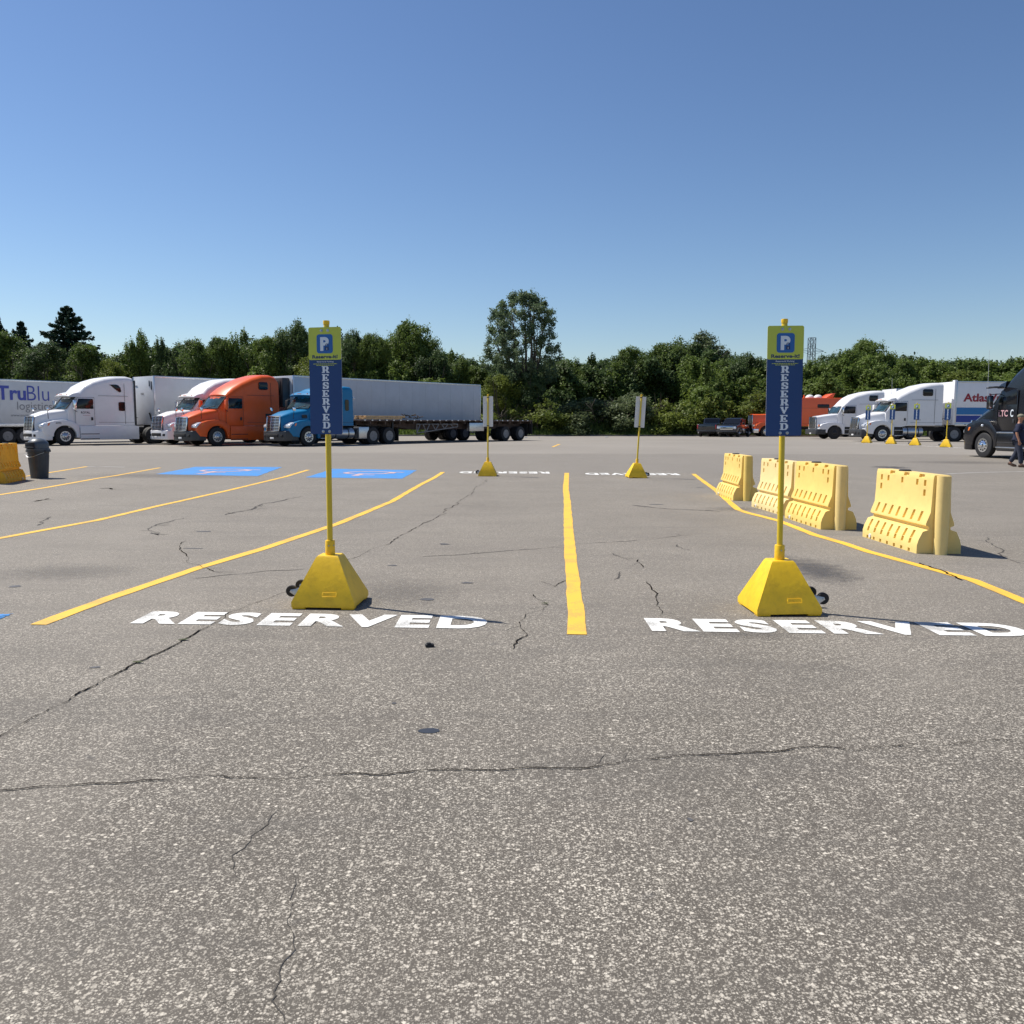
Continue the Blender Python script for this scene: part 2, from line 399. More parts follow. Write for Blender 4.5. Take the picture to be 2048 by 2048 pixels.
def grassmat():
    m = mat('rough_grass', (.055, .085, .022), .9, var=.35, scale=.6, dirt=.5, dirtcol=(.12, .10, .04), bump=.5, bscale=8); return m
M['grass'] = grassmat()
def leafmat(name, dark, light, trans=.42):
    dark = [c * 1.2 for c in dark]; light = [c * 1.1 for c in light]
    m = bpy.data.materials.new(name); m.use_nodes = True
    n, L = m.node_tree.nodes, m.node_tree.links; b = n["Principled BSDF"]
    b.inputs['Roughness'].default_value = .55; b.inputs['Specular IOR Level'].default_value = .3
    g = n.new('ShaderNodeNewGeometry'); oi = n.new('ShaderNodeObjectInfo')
    no = n.new('ShaderNodeTexNoise'); no.inputs['Scale'].default_value = .45; no.inputs['Detail'].default_value = 3
    L.new(g.outputs['Position'], no.inputs['Vector'])
    ad = n.new('ShaderNodeMath'); ad.operation = 'MULTIPLY_ADD'; ad.inputs[1].default_value = .45
    L.new(g.outputs['Random Per Island'], ad.inputs[0]); L.new(no.outputs['Fac'], ad.inputs[2])
    a2 = n.new('ShaderNodeMath'); a2.operation = 'MULTIPLY_ADD'; a2.inputs[1].default_value = .25
    L.new(oi.outputs['Random'], a2.inputs[0]); L.new(ad.outputs[0], a2.inputs[2])
    r = n.new('ShaderNodeValToRGB'); r.color_ramp.elements[0].position = .45; r.color_ramp.elements[1].position = 1.05
    r.color_ramp.elements[0].color = (*dark, 1); r.color_ramp.elements[1].color = (*light, 1)
    L.new(a2.outputs[0], r.inputs[0]); L.new(r.outputs[0], b.inputs['Base Color'])
    tr = n.new('ShaderNodeBsdfTranslucent'); ms = n.new('ShaderNodeMixShader'); ms.inputs[0].default_value = trans
    L.new(r.outputs[0], tr.inputs[0]); L.new(b.outputs[0], ms.inputs[1]); L.new(tr.outputs[0], ms.inputs[2])
    L.new(ms.outputs[0], n['Material Output'].inputs[0])
    return m
M['leaf'] = leafmat('green_leaves', (0.036, 0.066, 0.016), (0.135, 0.19, 0.04))
M['leaf2'] = leafmat('yellow_green_leaves', (0.06, 0.09, 0.016), (0.18, 0.22, 0.04))
M['leafgrey'] = leafmat('grey_green_leaves', (.045, .068, .028), (.14, .175, .08))
M['leafdark'] = leafmat('dark_green_leaves', (0.026, 0.052, 0.02), (0.09, 0.135, 0.045))
M['needle'] = leafmat('pine_needles', (0.016, 0.036, 0.024), (0.05, 0.085, 0.05), .1)
M['bark'] = mat('grey_brown_bark', (.09, .075, .06), .9, var=.3, scale=4, bump=.6, bscale=15)
M['twig'] = mat('dead_twigs', (.12, .09, .07), .9, var=.2)

# ================================================================ SETTING
def sheet(name, xs, ys, zf, m, parent=None):
    V = [(x, y, zf(x, y)) for y in ys for x in xs]; nx = len(xs)
    Fc = [(j * nx + i, j * nx + i + 1, (j + 1) * nx + i + 1, (j + 1) * nx + i) for j in range(len(ys) - 1) for i in range(nx - 1)]
    me = bpy.data.meshes.new(name); me.from_pydata(V, [], Fc); me.materials.append(m)
    me.polygons.foreach_set('use_smooth', [True] * len(me.polygons))
    o = bpy.data.objects.new(name, me); COL.objects.link(o)
    if parent: o.parent = parent
    return o
KY = 88.6
xs = [-160, -140, -120, -100, -80] + list(range(-60, 61)) + [80, 100, 120, 140, 160]
ys = [-40, -20, -5, 0, 5, 10, 15, 20] + list(range(22, 89)) + [KY]
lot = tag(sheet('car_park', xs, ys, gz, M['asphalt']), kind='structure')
tag(sheet('ground', [-3000, 3000], [-3000, 3000], lambda x, y: -.15, M['grass']), kind='structure')
random.seed(5)
vy = [KY + .15, 92, 96, 100, 105, 110, 116, 124, 135, 150, 200, 320]
vx = list(range(-160, 161, 4))
gr = sheet('grass_verge', vx, vy, lambda x, y: gz(x, min(y, 120)) + .10 + (0 if y < 90 else random.uniform(0, .18)), M['grass']); tag(gr, kind='structure')
k = G()
for i in range(-40, 40):
    x0, x1 = i * 4, i * 4 + 3.985
    z = gz(x0 + 2, KY)
    k.box(x0, x1, KY, KY + .18, z - .12, z + .13, .02)
tag(k.out('kerb', M['kerb']), kind='structure')

# ---- markings: flat sheets lying on the car park
def strip(name, pts, width, m, dz=.004, seed=0, jag=0.0, taper=False, step=.25, label=None):
    rnd = random.Random(seed)
    P = []
    for a, b in zip(pts[:-1], pts[1:]):
        nn = max(1, int((b - a).length / step))
        for i in range(nn): P.append(a.lerp(b, i / nn))
    P.append(pts[-1])
    V = []; Fc = []
    for i, p in enumerate(P):
        a, b = P[max(0, i - 1)], P[min(len(P) - 1, i + 1)]
        d = (b - a); nrm = Vector((-d.y, d.x, 0)).normalized()
        w_ = width / 2
        off = rnd.uniform(-jag, jag)
        if taper: w_ *= min(1, .15 + min(i, len(P) - 1 - i) / 4) * rnd.uniform(.35, 1.25)
        wa = w_ + rnd.uniform(-1, 1) * (.006 if not taper else 0)
        for s_, ww in ((-1, wa), (1, w_ + rnd.uniform(-1, 1) * (.006 if not taper else 0))):
            q = p + nrm * (s_ * ww + off); V.append((q.x, q.y, gz(q.x, q.y) + dz))
    for i in range(len(P) - 1): Fc.append((2 * i, 2 * i + 2, 2 * i + 3, 2 * i + 1))
    me = bpy.data.meshes.new(name); me.from_pydata(V, [], Fc); me.materials.append(m)
    o = bpy.data.objects.new(name, me); COL.objects.link(o); o.parent = lot
    if label: o['label'] = label
    return o
def px(*pp): return [ground(a, b) for a, b in pp]
strip('painted_line', px((1153.7, 1269.6), (1152, 1226), (1146, 1164), (1141, 1117), (1136.6, 1055), (1135, 1008.7), (1131.5, 977.6), (1133.5, 946)), .135, M['p_yellow'], seed=1, label='wavering yellow bay line between the two near sign posts')
strip('painted_line', px((75, 1250), (221.8, 1195.5), (397.7, 1135.7), (528, 1097), (675.8, 1047.7), (784, 1003), (840, 969.9), (886, 944.4)), .125, M['p_yellow'], seed=2)
strip('painted_line', px((-60, 1088), (0, 1076.5), (193.6, 1041), (316.8, 1012), (457.6, 980.8), (616, 940)), .12, M['p_yellow'], seed=3)
strip('painted_line', px((-60, 998), (0, 989.6), (91.5, 975.5), (200, 956), (320, 935.7)), .12, M['p_yellow'], seed=4)
strip('painted_line', px((-40, 965), (97.5, 945.6), (174, 933.3)), .12, M['p_yellow'], seed=5)
strip('painted_line', px((1387, 948), (1400, 958), (1433.4, 982), (1475.7, 1019), (1491.5, 1025), (1558.4, 1042), (1628.8, 1070), (1688.6, 1087), (1739.7, 1104.4), (1946.7, 1161), (2048, 1203), (2200, 1262)), .125, M['p_yellow'], seed=6)
strip('painted_line', px((1105, 894), (1119, 888.4)), .14, M['p_yellow'], seed=7)
strip('painted_line', px((174, 933.2), (210, 933.6), (250, 934.4)), .1, M['p_faded'], seed=8, label='faded white line')
strip('painted_line', px((1704, 886), (1737, 887), (1830, 891), (1941, 897)), .14, M['p_white'], seed=9, label='thin white line under the row of small signs')
strip('painted_line', px((1890, 948), (1960, 945), (2060, 943)), .1, M['p_faded'], seed=10, label='faded white line')

def patch(name, corners, m, dz=.004, jag=.02, seed=0, label=None, n=14):
    rnd = random.Random(seed); c = [ground(*q) if len(q) == 2 else Vector(q) for q in corners]
    V = []
    for a, b in zip(c, c[1:] + c[:1]):
        for i in range(n):
            p = a.lerp(b, i / n); V.append((p.x + rnd.uniform(-jag, jag), p.y + rnd.uniform(-jag, jag), 0))
    V = [(x, y, gz(x, y) + dz) for x, y, z in V]
    cen = sum((Vector(v) for v in V), Vector()) / len(V)
    V.append((cen.x, cen.y, gz(cen.x, cen.y) + dz)); N = len(V) - 1
    me = bpy.data.meshes.new(name); me.from_pydata(V, [], [(i, (i + 1) % N, N) for i in range(N)]); me.materials.append(m)
    o = bpy.data.objects.new(name, me); COL.objects.link(o); o.parent = lot
    if label: o['label'] = label
    return o
patch('blue_marking', [(311.5, 948.4), (392.5, 933.6), (565, 934.3), (514, 952.6)], M['p_blue'], seed=1, label='blue painted disabled bay square, left one')
patch('blue_marking', [(610, 955), (666.7, 937.7), (833.3, 940.6), (803, 957.4)], M['p_blue'], seed=2, label='blue painted disabled bay square, right one')
patch('blue_marking', [(-60, 1229), (23, 1228.5), (0, 1237), (-60, 1258)], M['p_blue'], seed=3, label='corner of a blue painted square')
def wheelchair(cx, cy):
    """worn access symbol painted in the blue square, head away from the trucks"""
    c = ground(cx, cy); g = G(); S = 1.15
    def P(u, v): x, y = c.x + u * S, c.y - v * S; return (x, y, gz(x, y) + .008)
    ring = [(math.cos(a) * .62 + .05, math.sin(a) * .5 - .25) for a in [rad(t) for t in range(120, 400, 20)]]
    def seg(a, b, w_):
        a, b = Vector((*a, 0)), Vector((*b, 0)); d = (b - a).normalized(); q = Vector((-d.y, d.x, 0)) * w_ / 2
        g.face([P(*(a - q).xy), P(*(b - q).xy), P(*(b + q).xy), P(*(a + q).xy)])
    for a, b in zip(ring[:-1], ring[1:]): seg(a, b, .14)
    seg((-.15, .75), (-.1, .02), .18); seg((-.1, .1), (.45, .05), .15); seg((.45, .05), (.7, -.55), .15); seg((.7, -.55), (.92, -.48), .13); seg((-.14, .5), (.3, .48), .12)
    g.face([P(-.15 + .14 * math.cos(t), .98 + .14 * math.sin(t)) for t in [i * math.pi / 5 for i in range(10)]])
    o = g.out('access_symbol', M['p_pink'], lot, 0)
wheelchair(441, 942.5); wheelchair(732, 947.5)

def word(x0, x1, y0, h, seed, flip=False, skew=0, yr=0):
    """RESERVED painted across the bay"""
    z = lambda x, y: gz(x, y) + .0045
    if flip: org, ux, uy = Vector((x1, y0 + h, 0)), Vector((-1, -yr, 0)), Vector((0, -1, 0))
    else: org, ux, uy = Vector((x0, y0, 0)), Vector((1, yr, 0)), Vector((0, 1, 0))
    return text_obj('painted_word', 'RESERVED', M['p_white'], lot, org, ux, uy, x1 - x0, h, bold=.048, spacing=1.2, zfun=z)
a = ground(264, 1246.5)
word(-2.86, -.18, a.y - .02, .42, 1, yr=-.045)['label'] = 'white word RESERVED in front of the left sign'
word(1.03, 3.80, ground(1310, 1263).y - .0, .42, 2, yr=-.042)['label'] = 'white word RESERVED in front of the right sign'
word(-1.62, 1.14, 25.65, .75, 3, True)['label'] = 'white word RESERVED upside down at the left far sign'
word(2.2, 5.02, 25.25, .75, 4, True)['label'] = 'white word RESERVED upside down at the right far sign'

def crack(pts, width, seed, m='crack', amp=1.0, branch=True):
    """a broken line roughened at several scales, its width changing all along, with short side branches"""
    rnd = random.Random(seed); P = px(*pts) if not isinstance(pts[0], Vector) else pts
    k_ = .055 * amp
    def rough(a, b, lv):
        L_ = (b - a).length
        if L_ < .035 or lv > 7: return [a]
        nn = Vector((-(b - a).y, (b - a).x, 0)).normalized()
        mid = a.lerp(b, rnd.uniform(.4, .6)) + nn * rnd.gauss(0, 1) * min(L_ * k_, .05)
        return rough(a, mid, lv + 1) + rough(mid, b, lv + 1)
    Q = []
    for a, b in zip(P[:-1], P[1:]): Q += rough(a, b, 0)
    Q.append(P[-1])
    V = []; Fc = []; wv = 1.0
    for i, p in enumerate(Q):
        a, b = Q[max(0, i - 1)], Q[min(len(Q) - 1, i + 1)]; d = b - a
        wv = min(1.35, max(.25, wv + rnd.gauss(0, .28)))
        nrm = Vector((-d.y, d.x, 0)).normalized(); w_ = width / 2 * wv * min(1, .2 + min(i, len(Q) - 1 - i) / 4)
        for s_ in (-1, 1):
            q = p + nrm * s_ * w_; V.append((q.x, q.y, gz(q.x, q.y) + (.0052 if m == 'crack' else .0022)))
        if i: Fc.append((2 * i - 2, 2 * i, 2 * i + 1, 2 * i - 1))
    me = bpy.data.meshes.new('crack'); me.from_pydata(V, [], Fc); me.materials.append(M[m])
    o = bpy.data.objects.new('crack', me); COL.objects.link(o); o.parent = lot
    if branch and len(Q) > 25:
        for _ in range(min(7, len(Q) // 22)):
            i = rnd.randrange(4, len(Q) - 4); d = (Q[i + 1] - Q[i - 1]).normalized(); ang = rnd.choice((-1, 1)) * rnd.uniform(.5, 1.2)
            e = Vector((d.x * math.cos(ang) - d.y * math.sin(ang), d.x * math.sin(ang) + d.y * math.cos(ang), 0)) * rnd.uniform(.08, .28)
            crack([Q[i], Q[i] + e * .5 + Vector((rnd.uniform(-.02, .02), rnd.uniform(-.02, .02), 0)), Q[i] + e], width * .45, seed * 31 + i, 'crack_pale', 1.3, False)
    return o
crack([(-120, 1540), (0, 1473), (63.6, 1437), (127, 1407), (196, 1367), (275.6, 1325), (366, 1281), (440, 1242.6), (492.8, 1213), (563, 1186.7), (630, 1150), (696, 1119), (740, 1098.8), (797, 1073), (840, 1050.6), (886.6, 1024), (933, 993), (973.5, 959)], .0095, 1)
crack([(-100, 1590), (0, 1581.9), (132.5, 1573), (222.6, 1568.6), (339, 1561.7), (381.6, 1555.4), (461, 1557), (530, 1559), (620, 1552.7), (715.5, 1547.4), (779, 1550), (848, 1542), (954, 1541), (1024, 1539.5), (1130, 1538), (1257, 1522), (1352.6, 1513), (1448, 1509), (1527.5, 1505), (1580.5, 1499.7), (1660, 1494), (1723.6, 1499.7), (1819, 1490), (1882.6, 1490), (1994, 1481), (2048, 1484), (2200, 1478)], .0065, 2, amp=.9)
crack([(562, 1616), (530, 1653), (493, 1690.5), (463.8, 1711.7), (466, 1738), (480, 1760)], .0035, 3, 'crack_pale', amp=1.2)
crack([(588, 1719.7), (585.7, 1749), (591, 1762), (583, 1791), (575, 1850), (590, 1900), (570, 2048)], .0034, 4, 'crack_pale', amp=1.3)
R4 = lambda *p: [(840 + a / 3.22, 900 + b / 3.22) for a, b in p]
crack(R4((730, 930), (760, 965), (810, 990), (790, 1035), (740, 1045), (680, 1060), (640, 1110), (660, 1160), (690, 1195), (630, 1225), (600, 1288)), .009, 5)
crack(R4((1460, 850), (1490, 890), (1520, 940), (1530, 980), (1565, 1040), (1540, 1070)), .009, 6)
crack(R4((1410, 705), (1425, 740), (1435, 760)), .010, 61)
crack(R4((0, 690), (260, 675), (500, 655), (690, 640), (900, 618), (1100, 600), (1330, 590), (1600, 560), (1750, 545)), .014, 7, 'crack_pale')
crack(R4((780, 850), (870, 880), (935, 840)), .008, 8)
crack(R4((1290, 785), (1280, 820), (1250, 835)), .016, 9, 'crack_pale')
crack(R4((1230, 660), (1290, 690), (1360, 715)), .018, 10, 'crack_pale')
crack(R4((1660, 610), (1690, 635), (1740, 648)), .02, 11, 'crack_pale')
R0 = lambda *p: [(a / 2.841, 840 + b / 2.841) for a, b in p]
crack(R0((1055, 690), (1020, 735), (1060, 770), (1140, 830), (1270, 870)), .009, 12)
crack(R0((1080, 902), (1300, 880), (1500, 860), (1750, 845)), .014, 13, 'crack_pale')
crack(R0((860, 640), (900, 655), (860, 610), (960, 580), (1050, 555)), .03, 14, 'crack_pale')
crack(R0((1280, 540), (1400, 515), (1500, 475), (1720, 435)), .04, 15, 'crack_pale')
crack(R0((210, 600), (250, 570), (290, 550)), .03, 16, 'crack_pale')
crack(R0((560, 390), (620, 388), (640, 395)), .05, 17)
crack(R0((180, 465), (280, 447)), .06, 18)
crack([(1975, 1075), (2003, 1112), (2048, 1128)], .015, 19, 'crack_pale')
crack([(1840, 1126), (1880, 1140), (1925, 1162)], .02, 20)
crack(R4((1370, 355), (1600, 380), (1932, 395)), .06, 21, 'crack_pale')

def blob(name, cx, cy, rx, ry, m, seed, dz=.0035, rough=.25):
    """cx, cy photo position; rx, ry metres"""
    rnd = random.Random(seed); c = ground(cx, cy); n = 40
    ph = [(rnd.uniform(0, 6.28), rnd.choice((2, 3, 5, 7)), rnd.uniform(.3, 1)) for _ in range(5)]
    V = []
    for i in range(n):
        a = 2 * math.pi * i / n
        r = 1 + rough * sum(s * math.sin(kk * a + p) / kk for p, kk, s in ph)
        x, y = c.x + rx * r * math.cos(a), c.y + ry * r * math.sin(a); V.append((x, y, gz(x, y) + dz))
    V.append((c.x, c.y, gz(c.x, c.y) + dz))
    me = bpy.data.meshes.new(name); me.from_pydata(V, [], [(i, (i + 1) % n, n) for i in range(n)]); me.materials.append(M[m])
    o = bpy.data.objects.new(name, me); COL.objects.link(o); o.parent = lot
    return o
def softstain(name, col=(.07, .068, .072), dens=.55, sc=5):
    """oil soaked into the asphalt: ragged see-through edge"""
    m = bpy.data.materials.new(name); m.use_nodes = True
    n, L = m.node_tree.nodes, m.node_tree.links; b = n["Principled BSDF"]
    b.inputs['Base Color'].default_value = (*col, 1); b.inputs['Roughness'].default_value = .7
    tc = n.new('ShaderNodeTexCoord'); mp = n.new('ShaderNodeMapping'); L.new(tc.outputs['Generated'], mp.inputs[0])
    mp.inputs['Location'].default_value = (-.5, -.5, 0)
    ln = n.new('ShaderNodeVectorMath'); ln.operation = 'LENGTH'
    fl = n.new('ShaderNodeVectorMath'); fl.operation = 'MULTIPLY'; fl.inputs[1].default_value = (2, 2, 0)
    L.new(mp.outputs[0], fl.inputs[0]); L.new(fl.outputs[0], ln.inputs[0])
    no = n.new('ShaderNodeTexNoise'); no.inputs['Scale'].default_value = sc; no.inputs['Detail'].default_value = 8; no.inputs['Roughness'].default_value = .7
    L.new(tc.outputs['Object'], no.inputs['Vector'])
    s1 = n.new('ShaderNodeMath'); s1.operation = 'MULTIPLY_ADD'; s1.inputs[1].default_value = 1.6
    L.new(no.outputs['Fac'], s1.inputs[0]); L.new(ln.outputs['Value'], s1.inputs[2])
    r = n.new('ShaderNodeValToRGB'); r.color_ramp.elements[0].position = .9; r.color_ramp.elements[1].position = .99
    mr = n.new('ShaderNodeMapRange'); mr.inputs[1].default_value = 1.0; mr.inputs[2].default_value = 1.75; mr.inputs[3].default_value = dens; mr.inputs[4].default_value = 0
    L.new(s1.outputs[0], mr.inputs[0]); L.new(mr.outputs[0], b.inputs['Alpha'])
    return m
M['oil'] = softstain('oil_soak')
M['oil2'] = softstain('oil_soak_light', (.10, .093, .088), .26, 9)
blob('oil_stain', 1632, 1140, .42, .95, 'oil', 1, .0015)
blob('oil_stain', 790, 1185, .62, .75, 'oil2', 2, .0016)
blob('oil_stain', 120, 1145, .9, .55, 'oil2', 3, .0015)
blob('oil_stain', 330, 952, 2.6, 1.6, 'oil2', 4, .0015)
blob('oil_stain', 1480, 1018, .8, .5, 'oil2', 6, .0018)
blob('oil_stain', 1920, 925, 2.6, 1.3, 'oil2', 7, .0015)
blob('oil_stain', 1785, 935, .8, .8, 'oil', 8, .0019)
blob('oil_stain', 1500, 1270, .5, .16, 'oil2', 10, .0017)
blob('tar_spot', 858, 1462, .052, .036, 'spot', 11, .0024, .2)
for i, (x, y, a, b) in enumerate([(785, 1131, .05, .03), (890, 1089, .05, .03), (855, 1199, .06, .05), (934, 1166, .06, .03), (1312, 1009, .12, .06), (408, 1063, .1, .05), (386, 1097, .1, .03), (888, 1088, .06, .03), (30, 1173, .05, .05), (190, 1335, .03, .02), (1400, 975, .1, .05), (788, 1407, .015, .012), (1380, 1640, .012, .012)]):
    blob('tar_spot', x, y, a, b, 'stain', 30 + i, .0026, .3)
for i, (x, y) in enumerate([(366, 1281), (275, 1326), (1090, 1208)]):
    blob('moss', x, y, .03, .018, 'moss', 60 + i, .0095, .4)

# loose lump of tar by the word
g = G(); g.box(-.028, .03, -.016, .02, 0, .022, .006); g.box(-.02, .01, -.012, .014, .014, .031, .005)
o = g.out('tar_lump', M['rubber']); o.location = ground(859, 1294); o.rotation_euler = (0, 0, .3)
tag(o, 'small black lump of rubber lying on the asphalt below the left RESERVED', 'debris')

# ================================================================ SIGNS
GLYPH = {'R': '########.. .###..###. .###..###. .###..###. .#######.. .###.###.. .###..###. ####..####',
 'E': '#########. .###...##. .###...... .###.##... .######... .###.##... .###...##. #########.',
 'S': '..######.. .###..###. .###...##. .#####.... ...######. .##...###. .###..###. .#######..',
 'V': '####..#### .###..###. .###..##.. ..###.##.. ..#####... ...####... ...###.... ....##....',
 'D': '########.. .###..###. .###...### .###...### .###...### .###...### .###..###. ########..'}
def slab_letter(ch, m, parent, x0, z0, wd, ht, y, th=.0004):
    rows = GLYPH[ch].split(); g = G(); V = {}
    def v(i, j):
        if (i, j) not in V: V[i, j] = g.bm.verts.new((x0 + wd * i / 10, y, z0 + ht * (1 - j / 8)))
        return V[i, j]
    for j, r in enumerate(rows):
        for i, c in enumerate(r):
            if c == '#': g.bm.faces.new((v(i, j + 1), v(i + 1, j + 1), v(i + 1, j), v(i, j)))
    return g.out('letter', m, parent, 0)

def make_sign():
    t = thing('parking_sign', 'x', 'sign', group='portable reserved parking signs')
    g = G()
    h = [(.262, .018), (.262, .06), (.098, .405), (.085, .42)]
    b = bmesh.new(); rings = []
    for wv, z in h: rings.append([b.verts.new((sx * wv, sy * wv, z)) for sx, sy in ((-1, -1), (1, -1), (1, 1), (-1, 1))])
    for A, B in zip(rings[:-1], rings[1:]):
        for i in range(4): b.faces.new((A[i], A[(i + 1) % 4], B[(i + 1) % 4], B[i]))
    b.faces.new(rings[0][::-1]); b.faces.new(rings[-1])
    g._bev(b, .012, 3); g._merge(b, 0)
    for sx in (-1, 1):
        for sy in (-1, 1): g.box(sx * .15, sx * .258, sy * .17, sy * .258, 0, .03, .006)
    base = g.out('base', M['base'], t)
    g = G()   # recessed plate with raised border on the front slope
    sl = math.atan2(.164, .345)
    MM = Matrix.Translation((0.05, -.262 + .164 * .12, .06 + .345 * .12)) @ Matrix.Rotation(-sl, 4, 'X')
    for (x0, x1, z0, z1) in ((-.06, .06, 0, .006), (-.06, .06, .034, .04), (-.06, -.054, .006, .034), (.054, .06, .006, .034)):
        g.box(x0, x1, -.003, .004, z0, z1, .001, 0, MM)
    g.out('moulded_plate', M['base'], base)
    g = G(); g.lathe([(.04, .41), (.041, .43), (.04, .535), (.037, .542), (.025, .542)], n=28); cl = g.out('collar', M['base'], t)
    for a in (-90, -30):
        g = G(); g.tube((.038 * math.cos(rad(a)), .038 * math.sin(rad(a)), .50), (.045 * math.cos(rad(a)), .045 * math.sin(rad(a)), .50), .006, n=8); g.out('bolt', M['zinc'], cl)
    g = G(); g.lathe([(.0235, .42), (.0235, 2.335), (.021, 2.342), (.0, 2.342)], n=24); p = g.out('pole', M['pole'], t)
    g = G(); g.lathe([(.0255, 2.335), (.027, 2.35), (.0255, 2.366), (0, 2.37)], n=20); g.out('pole_cap', M['base'], p)
    def rr(x0, x1, z0, z1, r, n=6, rt=None):
        pts = []
        for cx, cz, a0 in ((x1 - r, z1 - r, 0), (x0 + r, z1 - r, 90), (x0 + r, z0 + r, 180), (x1 - r, z0 + r, 270)):
            for i in range(n + 1):
                a = rad(a0 + 90 * i / n); pts.append((cx + r * math.cos(a), cz + r * math.sin(a)))
        return pts
    # blue plate, lime plate in front of it
    def plate(name, z0, z1, x, y, mm, r):
        g = G(); g.prism(rr(-x, x, z0, z1, r), y, y + .0022, 'y', m=0); g.prism(rr(-x, x, z0, z1, r), y + .0023, y + .0042, 'y', m=1)
        return g.out(name, [mm, M['signback']], t)
    bl = plate('blue_panel', 1.435, 2.10, .146, -.030, M['signblue'], .012)
    li = plate('lime_panel', 2.045, 2.31, .147, -.0345, M['lime'], .016)
    X, Z = (1, 0, 0), (0, 0, 1)
    # stacked slab letters
    zt = 1.995
    for i, ch in enumerate('RESERVED'):
        z0 = zt - .056 - i * .0652; wd = .056
        slab_letter(ch, M['signwhite'], bl, -.032, z0, .068, .055, -.0313)
    text_obj('wording', 'Reserve-It! Parking', M['signwhite'], bl, (-.075, -.0312, 2.021), X, Z, .15, .016, bold=.01)
    g = G(); rnd = random.Random(3)
    for z, wid in ((2.010, .107), (1.999, .08)):
        x = -wid
        while x < wid:
            q = rnd.uniform(.010, .022); g.box(x, min(wid, x + q), -.0315, -.0311, z, z + .0048); x += q + .004
    g.out('small_print', M['lime'], bl, 0)
    # logo
    g = G(); g.prism(rr(-.072, .072, 2.098, 2.252, .022), -.0362, -.0346, 'y'); lg = g.out('logo_square', M['logoblue'], li)
    text_obj('letter_p', 'P', M['signwhite'], li, (-.040, -.0367, 2.118), X, Z, .078, .112, bold=.045)
    g = G(); g.prism(rr(.004, .036, 2.122, 2.150, .004), -.0375, -.0369, 'y'); g.prism([(.006, 2.150), (.006, 2.168), (.012, 2.176), (.028, 2.176), (.034, 2.168), (.034, 2.150), (.029, 2.150), (.029, 2.166), (.026, 2.170), (.014, 2.170), (.011, 2.166), (.011, 2.150)], -.0375, -.0369, 'y')
    lk = g.out('padlock_mark', M['navy'], li)
    g = G(); g.box(.018, .0215, -.0380, -.0376, 2.126, 2.142); g.out('keyhole', M['signwhite'], li, 0)
    text_obj('wording', 'Reserve-it!', M['navy'], li, (-.115, -.0350, 2.056), X, Z, .23, .030, bold=.034)
    for z in (2.282, 1.458):
        for x in (-.028, .030):
            g = G(); g.lathe([(.0125, 0), (.0125, .002), (.006, .003), (.006, .008), (0, .009)], (0, 0, 0), 'y', 12)
            bb = g.bm; bb.transform(Matrix.Translation((x, -.0352 if z > 2 else -.0312, z)) @ Matrix.Rotation(math.pi, 4, 'Z'))
            g.out('bolt', M['zinc'], t)
    for z in (2.282, 1.458):
        g = G(); g.box(-.034, .036, -.030 + .0045, -.014, z - .012, z + .012, .003); g.tube((0, 0, z - .012), (0, 0, z + .012), .030, n=20); g.out('clamp', M['dark'], t)
    # two transport casters on one side
    for y in (-.10, .16):
        g = G(); g.prism([(-.20, .05), (-.235, .15), (-.31, .135), (-.318, .115), (-.24, .06)], y - .02, y - .016, 'y', .001); g.prism([(-.20, .05), (-.235, .15), (-.31, .135), (-.318, .115), (-.24, .06)], y + .016, y + .020, 'y', .001)
        g.tube((-.305, y - .026, .122), (-.305, y + .026, .122), .008, n=8); br = g.out('caster_bracket', M['zinc'], t)
        g = G(); g.lathe([(.018, -.016), (.044, -.016), (.048, -.012), (.048, .012), (.044, .016), (.018, .016)], (-.305, y, .122), 'y', 24); g.out('caster_wheel', M['rubber'], br)
    return t
S0 = make_sign()
def put_sign(o, loc, rz, label, flip=False, tilt=0, sc=1.0):
    o.location = loc; o.rotation_euler = (0, tilt, rz); o['label'] = label; o.scale = (sc, sc, sc)
SIGNS = []
def sign_copy(mirror):
    if not mirror: return copy_tree(S0)
    # casters sit on the other side of this base
    c = copy_tree(S0)
    for ch in c.children:
        if ch.name.startswith('caster_bracket') or ch.name.startswith('moulded'):
            ch.rotation_euler = (0, 0, math.pi)
    return c
s1, s2, s3, s4 = S0, sign_copy(True), sign_copy(True), sign_copy(False)
s5 = [sign_copy(False) for _ in range(4)]
p = Vector((-1.515, 7.02, 0)); put_sign(s1, p, rad(-3), 'blue and lime RESERVED sign on yellow pyramid base, left of the two near ones', sc=.985)
for ch in s1.children:
    if ch.name.split('.')[0] in ('blue_panel', 'lime_panel', 'clamp', 'bolt'): ch.rotation_euler = (0, 0, rad(-12))
put_sign(s2, Vector((2.19, 6.86, 0)), rad(2), 'blue and lime RESERVED sign on yellow pyramid base, right of the two near ones', tilt=rad(-.9), sc=.99)
put_sign(s3, Vector((-.71, 24.75, 0)), rad(178), 'sign on yellow pyramid base showing its blank back, beside the flatbed tail', sc=1.0)
put_sign(s4, Vector((3.55, 24.35, 0)), rad(184), 'leaning sign on yellow pyramid base showing its blank back, right of the yellow centre line', tilt=rad(-2.8), sc=1.0)
for ob, (a, b), lab in zip(s5, ((1736.8, 886.0), (1785.7, 888.2), (1834.3, 891.0), (1896.6, 894.5)),
        ('small far RESERVED sign leftmost of four in front of white truck', 'small far RESERVED sign second of four, before the truck door', 'small far RESERVED sign third of four, before the truck sleeper', 'small far RESERVED sign rightmost of four, before the striped trailer')):
    q = ground(a, b); put_sign(ob, q + Vector((0, .25, 0)), rad(-38 if lab.startswith('small') else 0), lab, sc=1.02)

